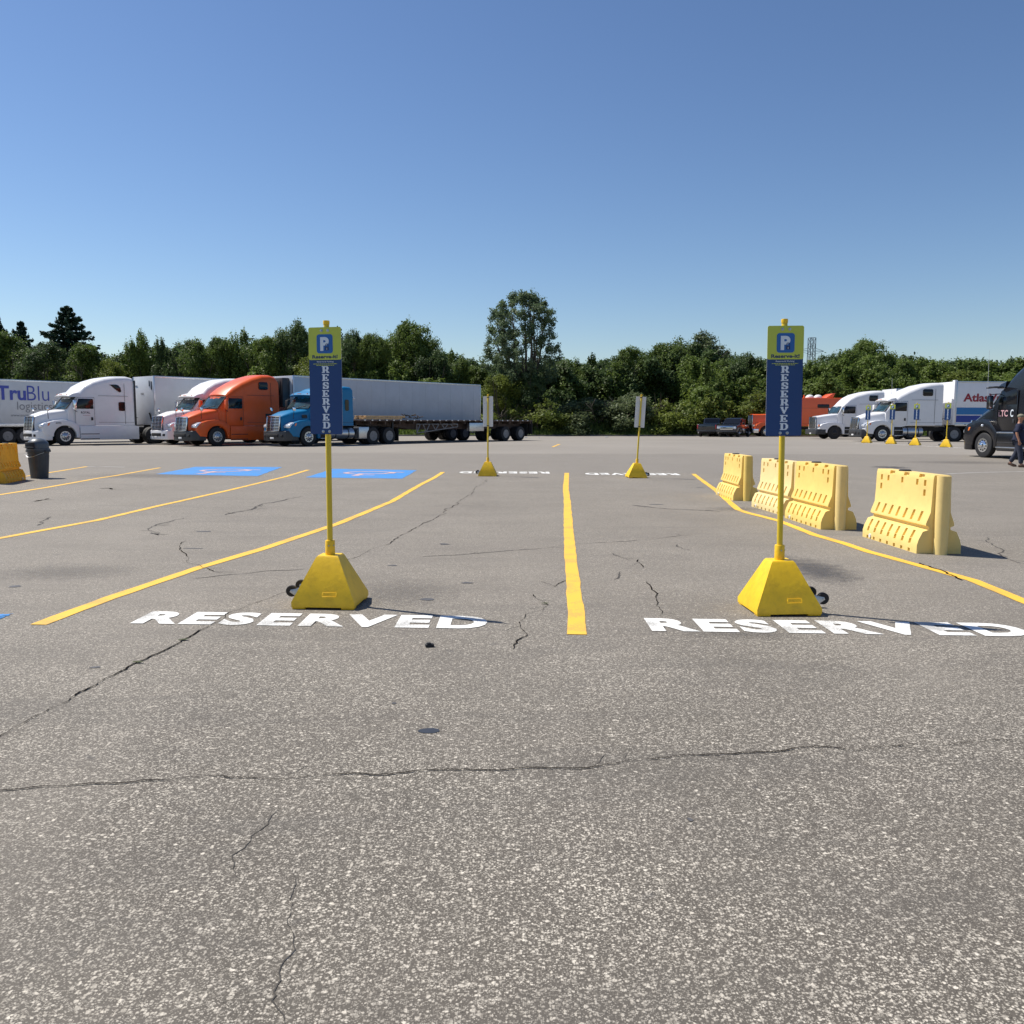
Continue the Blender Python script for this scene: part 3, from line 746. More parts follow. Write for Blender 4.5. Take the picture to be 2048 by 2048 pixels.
# ================================================================ BARRIERS
def per_object_fade(m):
    n, L = m.node_tree.nodes, m.node_tree.links; b = n["Principled BSDF"]
    src = b.inputs['Base Color'].links[0].from_socket; oi = n.new('ShaderNodeObjectInfo')
    hs = n.new('ShaderNodeHueSaturation'); mr = n.new('ShaderNodeMapRange'); mr.inputs[3].default_value = .82; mr.inputs[4].default_value = 1.12
    L.new(oi.outputs['Random'], mr.inputs[0]); L.new(mr.outputs[0], hs.inputs['Saturation']); L.new(src, hs.inputs['Color']); L.new(hs.outputs[0], b.inputs['Base Color'])
per_object_fade(M['barrier'])
def make_barrier(name, mt):
    prof = [(.095, .93), (.105, .885), (.105, .865), (.108, .79), (.108, .75), (.110, .67), (.118, .49), (.165, .365), (.168, .335), (.125, .315), (.128, .285), (.20, .262), (.245, .165), (.262, .10), (.262, .045), (.262, .0)]
    L_ = 1.56
    # length cells
    cuts = sorted(set([0, L_, .05, L_ - .05] + [round(.2 + k_ * .2 - .030, 3) for k_ in range(7)] + [round(.2 + k_ * .2 + .030, 3) for k_ in range(7)]))
    g = G(); b = bmesh.new()
    grid = {}
    for s_ in (-1, 1):
        for i, (y, z) in enumerate(prof):
            for j, x in enumerate(cuts):
                grid[s_, i, j] = b.verts.new((s_ * y, x, z))
    push = []
    for s_ in (-1, 1):
        for i in range(len(prof) - 1):
            for j in range(len(cuts) - 1):
                q = [grid[s_, i, j], grid[s_, i, j + 1], grid[s_, i + 1, j + 1], grid[s_, i + 1, j]]
                f = b.faces.new(q if s_ > 0 else q[::-1])
                mid = (cuts[j] + cuts[j + 1]) / 2; wide = cuts[j + 1] - cuts[j]
                slot = abs(wide - .06) < .004; kk = round((mid - .2) / .2)
                dpt = 0
                if i == 0 and not slot and any(abs(mid - q) < .03 for q in (.3, .7, 1.1)): dpt = .03
                if slot and i == 2 and kk in (0, 1, 3, 5, 6): dpt = .05
                if slot and i == 4 and kk in (0, 6): dpt = .05
                if slot and i in (6, ): dpt = .05
                if slot and i in (11, 12) and kk < 7: dpt = .045
                if slot and i == 14 and kk in (0, 1, 2, 3, 4, 5, 6): dpt = .08
                if dpt: push.append((f, dpt, s_))
    for j in range(len(cuts) - 1):
        b.faces.new((grid[-1, 0, j], grid[-1, 0, j + 1], grid[1, 0, j + 1], grid[1, 0, j]))
        n_ = len(prof) - 1
        b.faces.new((grid[1, n_, j], grid[1, n_, j + 1], grid[-1, n_, j + 1], grid[-1, n_, j]))
    for j in (0, len(cuts) - 1):
        for i in range(len(prof) - 1):
            b.faces.new((grid[1, i, j], grid[1, i + 1, j], grid[-1, i + 1, j], grid[-1, i, j]))
    bmesh.ops.recalc_face_normals(b, faces=b.faces)
    for f, d, s_ in push:
        r = bmesh.ops.inset_individual(b, faces=[f], thickness=.002, depth=0)
        nrm = f.normal.copy(); r2 = bmesh.ops.extrude_discrete_faces(b, faces=[f])['faces'][0]
        for v in r2.verts: v.co += Vector((-s_ * d, 0, 0)) if d < .08 else Vector((-s_ * d, 0, 0))
    bmesh.ops.recalc_face_normals(b, faces=b.faces)
    # taper ends towards the top so the end is slightly inset
    g._merge(b, 0)
    t = thing(name, 'x', 'barrier')
    g.out('body', mt, t, 25)
    g = G(); g.tube((0, -.035, -.0), (0, -.035, .925), .078, n=24); g.box(-.03, .03, -.06, .01, .0, .9, 0)
    g.out('connector_post', mt, t)
    g = G(); g.lathe([(.075, .931), (.075, .942), (.06, .95), (0, .95)], (0, L_ * .62, 0), n=20); g.out('fill_cap', M['rubber'], t)
    g = G(); g.tube((.20, L_ - .25, .045), (.275, L_ - .25, .045), .028, n=12); g.tube((-.20, L_ - .25, .045), (-.275, L_ - .25, .045), .028, n=12); g.out('drain_plug', M['signback'], t)
    return t
B0 = make_barrier('barrier', M['barrier'])
bars = [(5.06, 9.98, 0, 'pale yellow plastic barrier nearest the camera, right of the yellow line'),
        (4.76, 12.3, rad(1), 'pale yellow plastic barrier standing directly in front of another one'),
        (4.80, 14.25, rad(2.5), 'pale yellow plastic barrier half hidden behind the right sign pole and another barrier'),
        (4.70, 17.0, rad(-1), 'farthest pale yellow plastic barrier, touching the bend of the yellow line')]
for i, (x, y, rz, lab) in enumerate(bars):
    o = B0 if i == 0 else copy_tree(B0)
    o.location = (x, y, 0); o.rotation_euler = (0, 0, rz); o['label'] = lab; o['group'] = 'pale yellow barriers in a row'; o.scale = (1, 1, 1.0 if i < 2 else .97)
ob = copy_tree(B0)
for ch in ob.children:
    if not ch.name.startswith(('fill', 'drain')):
        ch.data = ch.data.copy(); ch.data.materials.clear(); ch.data.materials.append(M['barrier_old'])
ob['label'] = 'weathered orange-yellow plastic barrier beside the grey rubbish bin'
ob.location = (-12.62, 20.66, 0); ob.rotation_euler = (0, 0, rad(14)); ob.scale = (1, 1, 1.03)

# ================================================================ BIN
t = thing('rubbish_bin', 'charcoal rubbish bin with grey dome lid beside the orange-yellow barrier', 'bin', (-12.72, 22.85, 0), rad(-20))
g = G(); g.lathe([(.21, 0), (.215, .02), (.255, .66), (.262, .665), (.262, .70), (.30, .705), (.30, .755), (.27, .76)], n=40)
for a in range(0, 360, 15): 
    u, v = math.cos(rad(a)), math.sin(rad(a)); g.tube((.212 * u, .212 * v, .05), (.252 * u, .252 * v, .62), .006, n=5)
body = g.out('bin_body', M['bin'], t)
g = G(); prof = [(.288, .74), (.288, .79), (.262, .80), (.258, .90)] + [(.258 * math.cos(rad(a)), .90 + .18 * math.sin(rad(a))) for a in range(10, 90, 10)] + [(0, 1.08)]
g.lathe(prof, n=40); lid = g.out('dome_lid', M['binlid'], t)
g = G(); g.box(-.15, .15, -.315, -.24, .83, .845, .004); g.box(-.155, .155, -.275, -.235, .80, .97, .02, 1); g.out('flap', [M['binlid'], M['rubber']], lid)
for s_ in (-1, 1):
    g = G(); g.box(s_ * .27, s_ * .335, -.06, .06, .70, .76, .012); g.out('handle', M['bin'], body)
g = G(); g.path([Vector((.29 * math.cos(rad(a)), .29 * math.sin(rad(a)), .70 - .13 * math.sin(rad(-a)) ** 2)) for a in range(-170, -5, 12)], .006, 6); g.out('strap', M['alu'], body)

# ================================================================ TRUCKS
def wheel(parent, x, y, side, r=.515, w_=.28, kind='steer', rimmat=None, dual=False):
    """side +1/-1: outer face towards +-y"""
    rm = rimmat or M['alu']
    rr_ = r * .56
    tw = w_ if not dual else .58
    g = G()
    pr = [(rr_, 0), (r * .80, -.008), (r * .955, .012), (r, .04), (r, tw * (.45 if dual else .5))]
    if dual: pr += [(r * .8, tw * .5), (r, tw * .55)]
    pr += [(r, tw - .04), (r * .955, tw - .012), (rr_, tw)]
    g.lathe([(a, -side * b) for a, b in pr], (x, y, r), 'y', 36)
    tyre = g.out('wheel', M['rubber'], parent)
    g = G()
    if kind == 'steer':
        g.lathe([(rr_ * 1.02, -side * -.012), (rr_ * .96, side * .006), (rr_ * .86, -side * .03), (rr_ * .62, side * .03), (rr_ * .42, side * .055), (rr_ * .36, side * .06), (rr_ * .33, side * .11), (rr_ * .22, side * .13), (0, side * .13)], (x, y, r), 'y', 32)
        hr, hd, hs = rr_ * .73, side * .012, .026
    else:
        g.lathe([(rr_ * 1.02, side * .012), (rr_ * .95, -side * .01), (rr_ * .86, -side * .12), (rr_ * .6, -side * .15), (rr_ * .45, -side * .14), (rr_ * .42, -side * .02), (rr_ * .3, side * .01), (0, side * .02)], (x, y, r), 'y', 32)
        hr, hd, hs = rr_ * .72, -side * .13, .026
    for k_ in range(10):
        a = rad(k_ * 36 + 9)
        g.tube((x + hr * math.cos(a), y + hd - side * .004, r + hr * math.sin(a)), (x + hr * math.cos(a), y + hd + side * .022, r + hr * math.sin(a)), hs, n=10, m=1)
    for k_ in range(10):
        a = rad(k_ * 36 + 27); h2 = rr_ * .48; dd = side * .048 if kind == 'steer' else -side * .13
        g.tube((x + h2 * math.cos(a), y + dd, r + h2 * math.sin(a)), (x + h2 * math.cos(a), y + dd + side * .03, r + h2 * math.sin(a)), .012, n=6)
    g.out('rim', [rm, M['under']], tyre)
    return tyre

def rrect(x0, x1, z0, z1, r, n=5):
    pts = []
    for cx, cz, a0 in ((x1 - r, z1 - r, 0), (x0 + r, z1 - r, 90), (x0 + r, z0 + r, 180), (x1 - r, z0 + r, 270)):
        for i in range(n + 1):
            a = rad(a0 + 90 * i / n); pts.append((cx + r * math.cos(a), cz + r * math.sin(a)))
    return pts

def tractor(name, label, loc, heading, paint_, P_):
    """origin on the ground under the middle of the front axle, +x forward"""
    D = dict(roof=[(-.85, 2.80, .22), (-.98, 3.02, .28), (-1.3, 3.36, .32), (-1.8, 3.63, .34), (-2.5, 3.84, .34), (-3.3, 3.95, .32), (-3.95, 3.97, .3), (-4.28, 3.90, .28)],
             cowl=-.28, cowlz=2.03, nose=1.32, nosez=1.66, nosew=.62, hoodw=.98, bumper='body', skirt=True, tank=False, fairwin='drop', visor=True, extender=True,
             wtop=-.85, wz=2.76, door=(-.62, -1.72), win=(2.08, 2.66), slwin=(-3.12, -3.5, 1.98, 2.5), axles=(-5.2, -6.5), grille='slats', stack=False, classic=False, cabw=1.07,
             rearwin=None, hoodmir=True, fend=1.0, rim='alu', sleeperbottom=1.12, bumpmat=None, antenna=False)
    D.update(P_)
    t = thing(name, label, 'truck', loc, heading)
    W_ = D['cabw']; mp = M[paint_]; rear = D['roof'][-1][0]
    bul = .0 if D['classic'] else .20
    def warp(x, y, z):
        f = min(1, max(0, (x + 2.2) / 1.5))
        return x + bul * f * (1 - (y / W_) ** 2)
    # cab and sleeper
    g = G()
    st = [(D['cowl'], W_ - .07, W_ - .07, 1.0, D['cowlz'], .12), (D['wtop'] + .02, W_, W_ - .03, 1.0, D['wz'], .16)]
    n0 = len(D['roof'])
    for i, (x, z, r) in enumerate(D['roof']):
        st.append((x, W_ + (.06 if x < -1.9 else 0), (W_ + (.06 if x < -1.9 else 0)) - (.04 if not D.get('box') else 0), 1.0 if x > -1.75 else D['sleeperbottom'], z, r))
    g.loft(st, warp=warp, crown=.03)
    body = g.out('cab', mp, t, 40)
    # windscreen: two curved panes following the cab front
    g = G(); nn = 10
    def wpt(u, v):
        y = u * (W_ - .14 - .03 * v); x = D['cowl'] + .01 + (D['wtop'] - D['cowl']) * v; z = D['cowlz'] + .03 + (D['wz'] - .05 - D['cowlz'] - .03) * v
        return Vector((warp(x, y, z) + .035, y, z + .02))
    vv = [[g.bm.verts.new(wpt(-1 + 2 * i / nn, j / 4)) for i in range(nn + 1)] for j in range(5)]
    for j in range(4):
        for i in range(nn): g.bm.faces.new((vv[j][i], vv[j][i + 1], vv[j + 1][i + 1], vv[j + 1][i]))
    bmesh.ops.recalc_face_normals(g.bm, faces=g.bm.faces)
    ret = bmesh.ops.solidify(g.bm, geom=g.bm.faces[:], thickness=.03)
    ws = g.out('windscreen', M['wind'], t)
    for u in ((-.93, -.25), (.02, .72)):
        g = G(); a, b_ = wpt(u[0], .02), wpt(u[1], .22); g.tube(a + Vector((.03, 0, .0)), b_ + Vector((.03, 0, 0)), .012, n=5); g.out('wiper', M['dark'], ws)
    # frame round the glass
    g = G(); ring = [wpt(-1, v / 4) for v in range(5)] + [wpt(-1 + 2 * i / nn, 1) for i in range(nn + 1)] + [wpt(1, 1 - v / 4) for v in range(5)]
    g.path([p_ + Vector((.008, 0, 0)) for p_ in ring], .022, 6); g.out('windscreen_seal', M['dark'], ws)
    # hood
    g = G(); nz, cz, nx = D['nosez'], D['cowlz'], D['nose']
    if D['classic']:
        g.loft([(D['cowl'] + .01, W_ - .12, W_ - .12, 1.0, cz - .02, .1), (.3, .84, .80, 1.0, cz - .08, .12), (nx - .1, .66, .62, .8, nz + .02, .12), (nx, .64, .6, .8, nz, .1)], crown=.03)
    else:
        hw = D['hoodw']
        g.loft([(D['cowl'] + .01, hw, hw - .04, 1.0, cz - .0, .16), (.15, hw - .05, hw - .14, 1.0, cz - .07, .2), (.7, hw - .16, hw - .26, .95, (cz + nz) / 2 + .05, .22), (nx - .18, D['nosew'] + .06, D['nosew'], .85, nz + .06, .18), (nx, D['nosew'] - .02, D['nosew'] - .07, .85, nz - .04, .12)],
               warp=lambda x, y, z: x + .12 * (1 - (y / .9) ** 2) * min(1, max(0, (x + .3) / 1.4)) - max(0, z - 1.3) * .12 * (x > .5), crown=.045)
    hood = g.out('hood', mp, t, 50)
    # louvred side intake on the hood
    g = G()
    for s_ in (-1, 1): g.box(-.1, .22, s_ * (D['hoodw'] - .1), s_ * (D['hoodw'] - .03), 1.55, 1.72, .02)
    if D.get('intake'): g.out('intake', M['dark'], hood)
    else: g.bm.free()
    # grille
    g = G(); gw = D['nosew'] - .06; gx = nx + .19
    if D['classic']: gx = nx + .03; gw = D['nosew'] - .06
    z0, z1 = .86, nz - .06
    if D['grille'] == 'slats':
        off = lambda z: -(z - z0) * .12 if not D['classic'] else 0
        g.prism([(gx - .08, z0), (gx + off(z0), z0), (gx + off(z1), z1), (gx - .08 + off(z1), z1)], -gw, gw, 'y', .01, 1)
        nb = 9
        for i in range(nb + 1):
            z = z0 + (z1 - z0) * i / nb
            g.box(gx + off(z) - .01, gx + off(z) + .02, -gw, gw, z - .016, z + .016, .006, 0)
        for y in (-gw, gw): g.prism([(gx - .02 + off(z0), z0 - .02), (gx + .035 + off(z0), z0 - .02), (gx + .035 + off(z1), z1 + .02), (gx - .02 + off(z1), z1 + .02)], y - .022, y + .022, 'y', .006, 0)
        for y in (-gw / 3, gw / 3): g.prism([(gx + off(z0), z0), (gx + .028 + off(z0), z0), (gx + .028 + off(z1), z1), (gx + off(z1), z1)], y - .012, y + .012, 'y', .004, 0)
        g.box(gx + off(z1) - .05, gx + off(z1) + .03, -gw - .02, gw + .02, z1, z1 + .08, .02, 0)
    else:
        g.box(gx - .06, gx, -gw, gw, z0, z1, .02, 1); 
        for i in range(12): g.box(gx, gx + .015, -gw + .04 + i * (2 * gw - .08) / 11 - .01, -gw + .04 + i * (2 * gw - .08) / 11 + .01, z0, z1, .003, 0)
        g.prism([(gx - .01, z0 - .03), (gx + .03, z0 - .03), (gx + .03, z1 + .06), (gx - .01, z1 + .06)], -gw - .05, -gw, 'y', .01, 0)
        g.prism([(gx - .01, z0 - .03), (gx + .03, z0 - .03), (gx + .03, z1 + .06), (gx - .01, z1 + .06)], gw, gw + .05, 'y', .01, 0)
        g.box(gx - .01, gx + .03, -gw, gw, z1, z1 + .06, .01, 0)
    g.out('grille', [M['chrome'], M['under']], t)
    # fenders, each with a wheel arch
    ar = .63; fz = D['fend']
    arch = [(ar * math.cos(rad(a)), .50 + ar * math.sin(rad(a))) for a in range(180, -1, -15)]
    fen = [(-.80, .42), (-ar, .42)] + arch + [(.66, .50), (nx - .28, .55 if not D['classic'] else .8), (nx - .10, .80), (nx - .12, 1.05 * fz), (nx - .32, 1.27 * fz), (.55, 1.40 * fz), (.1, 1.45 * fz), (-.35, 1.38 * fz), (-.65, 1.22), (-.80, 1.05)]
    for s_ in (-1, 1):
        g = G(); g.prism(fen, s_ * .60, s_ * 1.19, 'y', .055, seg=3)
        f = g.out('fender', mp, t, 50)
        g = G()
        if D['classic']:
            g.box(nx - .16, nx - .04, s_ * .72, s_ * 1.0, 1.0, 1.18, .03); g.box(nx - .15, nx - .05, s_ * 1.0, s_ * 1.15, 1.0, 1.18, .03, 1)
        else:
            g.prism([(nx - .02, 1.0), (nx - .03, 1.16), (nx - .35, 1.32), (nx - .52, 1.30), (nx - .42, 1.12), (nx - .2, .99)], s_ * .66, s_ * 1.15, 'y', .05)
            g.prism([(nx - .36, 1.10), (nx - .42, 1.27), (nx - .54, 1.28), (nx - .47, 1.12)], s_ * 1.0, s_ * 1.196, 'y', .02, 1)
        g.out('headlight', [M['lamp'], M['amber']], t)
        g = G(); g.prism([(-.52, .45), (-.5, .5), (-.42, .8), (-.2, .98), (0, 1.03), (.2, .98), (.42, .8), (.5, .5), (.56, .45), (.6, .8), (.3, 1.1), (-.3, 1.1), (-.6, .8)], s_ * .62, s_ * 1.0, 'y', 0); g.out('wheel_arch', M['under'], f)
    # bumper
    bm_ = M[D['bumpmat']] if D['bumpmat'] else mp
    g = G()
    if D['classic']:
        g.prism([(.75, -1.2), (nx + .05, -1.2), (nx + .18, -1.1), (nx + .18, 1.1), (nx + .05, 1.2), (.75, 1.2), (.75, 1.1), (nx, 1.05), (nx, -1.05), (.75, -1.1)], .38, .78, 'z', .02)
    else:
        g.prism([(.68, -1.18), (nx - .2, -1.16), (nx + .08, -1.0), (nx + .2, -.6), (nx + .24, 0), (nx + .2, .6), (nx + .08, 1.0), (nx - .2, 1.16), (.68, 1.18)], .30, .84, 'z', .05, seg=3)
        g.box(nx + .1, nx + .255, -.5, .5, .50, .68, .02, 1)
        for s_ in (-1, 1): g.box(nx + .06, nx + .19, s_ * .62, s_ * .82, .50, .64, .02, 1)
    bp = g.out('bumper', [bm_, M['under']], t, 40)
    g = G(); g.box(nx + .24 if not D['classic'] else nx + .17, nx + .262 if not D['classic'] else nx + .19, -.16, .16, .40, .50, .004); g.out('licence_plate', M['signback'], bp)
    # visor
    if D['visor']:
        g = G(); vx, vz = D['wtop'], D['wz']
        g.loft([(vx + .42, W_ - .10, W_ - .14, vz - .02, vz + .06, .03), (vx + .2, W_ - .04, W_ - .08, vz - .01, vz + .19, .08), (vx - .1, W_ - .02, W_ - .05, vz, vz + .27, .1)], warp=warp, crown=.02)
        v_ = g.out('visor', mp, t, 50)
        for y in (-.62, -.12, 0, .12, .62):
            g = G(); g.box(0, .05, -.03, .03, 0, .06, .01)
            g.bm.transform(Matrix.Translation((warp(vx + .3, y, 0) + .0, y, vz + .10))); g.out('marker_light', M['amber'], v_)
    # doors, windows, seams
    d0, d1 = D['door']; wz0, wz1 = D['win']
    for s_ in (-1, 1):
        y = s_ * W_
        g = G(); dp = [(d0, 1.12), (d0, 1.95), (d0 - .16, 2.72), (d1, 2.74), (d1, 1.12)]
        g.prism(dp, y + s_ * .002, y + s_ * .010, 'y', .004); dr = g.out('door', mp, t)
        g = G(); g.prism([(d0 - .07, wz0), (d0 - .05, wz0 + .12), (d0 - .22, wz1), (d1 + .08, wz1), (d1 + .05, wz1 - .05), (d1 + .05, wz0)], y + s_ * .011, y + s_ * .020, 'y', .004); g.out('window', M['glass'], dr)
        g = G(); g.box(d1 + .10, d1 + .22, y + s_ * .011, y + s_ * .035, 1.42, 1.6, .01); g.out('door_handle', M['dark'], dr)
        g = G(); g.path([Vector((d0 - .02, y + s_ * .012, 1.13)), Vector((d0 - .02, y + s_ * .012, 1.95)), Vector((d0 - .17, y + s_ * .012, 2.72)), Vector((d1, y + s_ * .012, 2.74)), Vector((d1, y + s_ * .012, 1.13))], .007, 4); g.out('door_seam', M['dark'], dr)
        ys = s_ * (W_ + .06)
        if D['slwin']:
            a, b_, c, d = D['slwin']; g = G(); g.prism(rrect(b_, a, c, d, .07), ys + s_ * .002, ys + s_ * .012, 'y'); g.out('sleeper_window', M['glass'], t)
        if D['fairwin'] == 'drop':
            g = G(); g.prism([(-2.62, 3.50), (-2.70, 3.46), (-3.0, 3.22), (-3.18, 3.08), (-3.28, 3.08), (-3.32, 3.15), (-3.28, 3.34), (-3.15, 3.48), (-3.0, 3.52)], ys - s_ * .02, ys + s_ * .008, 'y', .004); g.out('roof_window', M['glass'], t)
        elif D['fairwin']:
            a, b_, c, d = D['fairwin']; g = G(); g.prism(rrect(b_, a, c, d, .1), ys - s_ * .03, ys + s_ * .008, 'y', .003); g.out('roof_window', M['glass'], t)
        if D['skirt']:
            g = G(); g.box(-.82, rear - .22, s_ * 1.13, s_ * 1.20, .30, 1.10, .03); g.out('side_skirt', mp, t)
            g = G(); g.box(-.85, -1.9, s_ * 1.10, s_ * 1.215, .62, .66, .01); g.box(-.85, -1.9, s_ * 1.10, s_ * 1.215, .34, .38, .01); g.out('step', M['dark'], t)
        if D['tank']:
            a, b_ = D['tank']; g = G(); g.lathe([(0, a), (.28, a), (.31, a - .03), (.31, b_ + .03), (.28, b_), (0, b_)], (0, s_ * .88, .68), 'x', 28)
            tk = g.out('fuel_tank', M['chrome' if D['classic'] else 'alu'], t)
            g = G()
            for q in (.22, .75): x = a + (b_ - a) * q; g.lathe([(.312, x - .03), (.322, x - .03), (.322, x + .03), (.312, x + .03)], (0, s_ * .88, .68), 'x', 28)
            g.out('tank_strap', M['dark'], tk)
            g = G(); g.box(-.85, a + .03, s_ * .85, s_ * 1.17, .40, .44, .01); g.box(-.85, a + .03, s_ * .95, s_ * 1.17, .75, .79, .01); g.box(-.85, a + .05, s_ * .6, s_ * .95, .40, .98, .02, 1); g.out('step', [M['alu'], M['dark']], t)
        if D['extender']:
            zt = D['roof'][-1][1]; g = G(); g.box(rear - .12, rear + .0, s_ * (W_ + .055), s_ * (W_ + .085), 1.15, zt - .15, .006); g.out('side_extender', M['dark'], t)
        # mirrors
        g = G(); mx = d0 + .02
        g.tube((mx - .15, s_ * (W_), 2.62), (mx + .12, s_ * (W_ + .28), 2.60), .016, n=6, m=1); g.tube((mx - .15, s_ * (W_), 1.90), (mx + .12, s_ * (W_ + .28), 1.98), .016, n=6, m=1)
        g.box(mx + .03, mx + .17, s_ * (W_ + .16), s_ * (W_ + .40), 2.0, 2.56, .04, 0)
        mr = g.out('mirror', [M[D.get('mirmat', 'chrome')], M['dark']], t)
        g = G(); g.box(mx + .022, mx + .029, s_ * (W_ + .185), s_ * (W_ + .375), 2.04, 2.52, .003); g.out('mirror_glass', M['chrome'], mr)
        if D['hoodmir']:
            g = G(); hx = .72; yb = s_ * (D['hoodw'] - .12); g.tube((hx, yb - s_ * .06, 1.5), (hx + .12, s_ * 1.02, 1.98), .016, n=6, m=1); g.box(hx + .06, hx + .17, s_ * .94, s_ * 1.12, 1.93, 2.12, .03, 0); g.out('hood_mirror', [M['chrome'], M['dark']], t)
    # seams over the sleeper
    g = G()
    for s_ in (-1, 1):
        ys = s_ * (W_ + .062)
        if D['roof'][-1][1] > 3.7:
            g.box(-1.95, rear + .35, ys - .004, ys + .004, 2.84, 2.855); g.box(rear + .55, rear + .565, ys - .004, ys + .004, 1.2, 3.6)
        g.box(-1.93, rear + .02, ys - .004, ys + .004, 1.30, 1.312)
    g.out('body_seam', M['dark'], body, 0)
    # chassis, wheels
    g = G(); ax = D['axles']; tail = ax[1] - .75
    for s_ in (-1, 1): g.box(tail, 1.1, s_ * .38, s_ * .46, .72, 1.0)
    g.box(-.2, .2, -1, 1, .45, .6); g.box(-2.6, -1.0, -.9, .9, .55, 1.0)
    for a in ax: g.tube((a, -1, .52), (a, 1, .52), .12, n=10)
    g.box(ax[1] + .2, ax[0] - .2, -.5, .5, 1.0, 1.14, .03); g.box(.3, 1.0, -.55, .55, .5, 1.3); g.box(-.9, .9, -.6, .6, .8, 1.0)
    g.out('chassis', M['under'], t)
    rm = M[D['rim']]
    for s_ in (-1, 1):
        wheel(t, 0, s_ * 1.17, s_, kind='steer', rimmat=rm)
        for a in ax: wheel(t, a, s_ * 1.22, s_, kind='drive', rimmat=M['dullrim'], dual=True)
        g = G(); g.box(tail - .02, tail, s_ * .65, s_ * 1.22, .18, .95, .004); g.out('mudflap', M['rubber'], t)
    if D['stack']:
        for s_ in (-1, 1):
            g = G(); g.tube((rear - .18, s_ * .95, 1.1), (rear - .18, s_ * .95, 3.9), .075, n=14); g.out('exhaust_stack', M['chrome'], t)
    # grab rail and air lines behind the cab
    g = G(); g.tube((rear - .05, .5, 1.5), (rear - .05, .5, 2.4), .02, n=6)
    for y in (-.15, 0, .15): g.path([Vector((rear - .02, y, 1.9)), Vector((rear - .35, y * 1.5, 1.5)), Vector((rear - .7, y, 1.6))], .014, 5)
    g.out('air_lines', M['dark'], t)
    if D['antenna']:
        g = G(); g.tube((-.55, 1.15, 2.4), (-.45, 1.25, 4.3), .008, n=5); g.out('antenna', M['signback'], t)
    return t, W_

def box_trailer(name, label, loc, heading, x0, x1, mt, reefer=False, top=4.1, bottom=1.15, tandem=None, gear=True, rails=True):
    """origin as its tractor's; box runs from x0 back to x1"""
    t = thing(name, label, 'trailer', loc, heading)
    g = G(); g.box(x1, x0, -1.29, 1.29, bottom, top, .02); bx = g.out('box_body', mt, t)
    g = G()
    for s_ in (-1, 1):
        g.box(x1 - .01, x0 + .01, s_ * 1.292, s_ * 1.312, bottom - .06, bottom + .14, .006); g.box(x1 - .01, x0 + .01, s_ * 1.285, s_ * 1.305, top - .09, top + .012, .006)
        g.box(x0 - .06, x0 + .015, s_ * 1.23, s_ * 1.31, bottom, top, .01); g.box(x1 - .015, x1 + .06, s_ * 1.23, s_ * 1.31, bottom, top, .01)
    g.out('rail', M['alu'], bx)
    g = G(); x = x0 - 1.2
    while x > x1 + .3:
        for s_ in (-1, 1): g.box(x, x + .035, s_ * 1.287, s_ * 1.2965, bottom + .1, top - .1)
        x -= 1.22
    g.out('panel_seam', mt, bx, 0)
    g = G(); g.box(x1 + .2, x0 - .3, -.45, .45, bottom - .22, bottom - .03); ta = tandem or (x1 + 1.6, x1 + 2.9)
    for a in ta: g.tube((a, -1, .52), (a, 1, .52), .1, n=8)
    g.box(min(ta) - .7, max(ta) + .7, -.55, .55, .6, bottom - .1)
    g.out('chassis', M['under'], t)
    for a in ta:
        for s_ in (-1, 1): wheel(t, a, s_ * 1.25, s_, kind='drive', rimmat=M['dullrim'], dual=True)
    if gear:
        lx = x0 - 2.9
        for s_ in (-1, 1):
            g = G(); g.box(lx - .06, lx + .06, s_ * .95, s_ * 1.07, .28, bottom, .01); g.box(lx - .13, lx + .13, s_ * .88, s_ * 1.14, .26, .29, .005); g.tube((lx, s_ * 1.0, .75), (lx + .6, s_ * .6, bottom), .03, n=6); g.out('landing_gear', M['dark'], t)
    g = G(); g.box(x1 - .02, x1 + .05, -1.1, 1.1, .50, .60, .01); g.box(x1, x1 + .05, -.5, -.42, .6, bottom); g.box(x1, x1 + .05, .42, .5, .6, bottom); g.out('rear_guard', M['alu'], t)
    if reefer:
        g = G(); g.box(x0 + .01, x0 + .55, -1.0, 1.0, 2.2, 3.95, .08); g.box(x0 + .55, x0 + .57, -.8, .8, 2.9, 3.8, .01, 1); g.out('cooling_unit', [M['greyplastic'], M['dark']], t)
    return t

AZ = rad(40)
# direction forward = -(sin az, cos az); heading angle of +x
def head(az): return math.atan2(-math.cos(az), -math.sin(az))
def axle_mid(pxx, Y, az, half=1.19):
    """near-side front wheel seen at column pxx and distance Y -> point between the wheels"""
    p_ = at(pxx, Y); q = p_ + Vector((-math.cos(az), math.sin(az), 0)) * half
    q.z = gz(p_.x, p_.y); return q
def tilt_ground(o, c, h):
    """sit a long vehicle on the slope"""
    f = Vector((math.cos(h), math.sin(h), 0)); a = gz(*(Vector(c) - f * 16).xy[:]) ; b_ = gz(c[0], c[1])
    pit = math.atan2(a - b_, 16); o.rotation_euler = (0, pit, h)
X1 = (1, 0, 0); Z1 = (0, 0, 1)

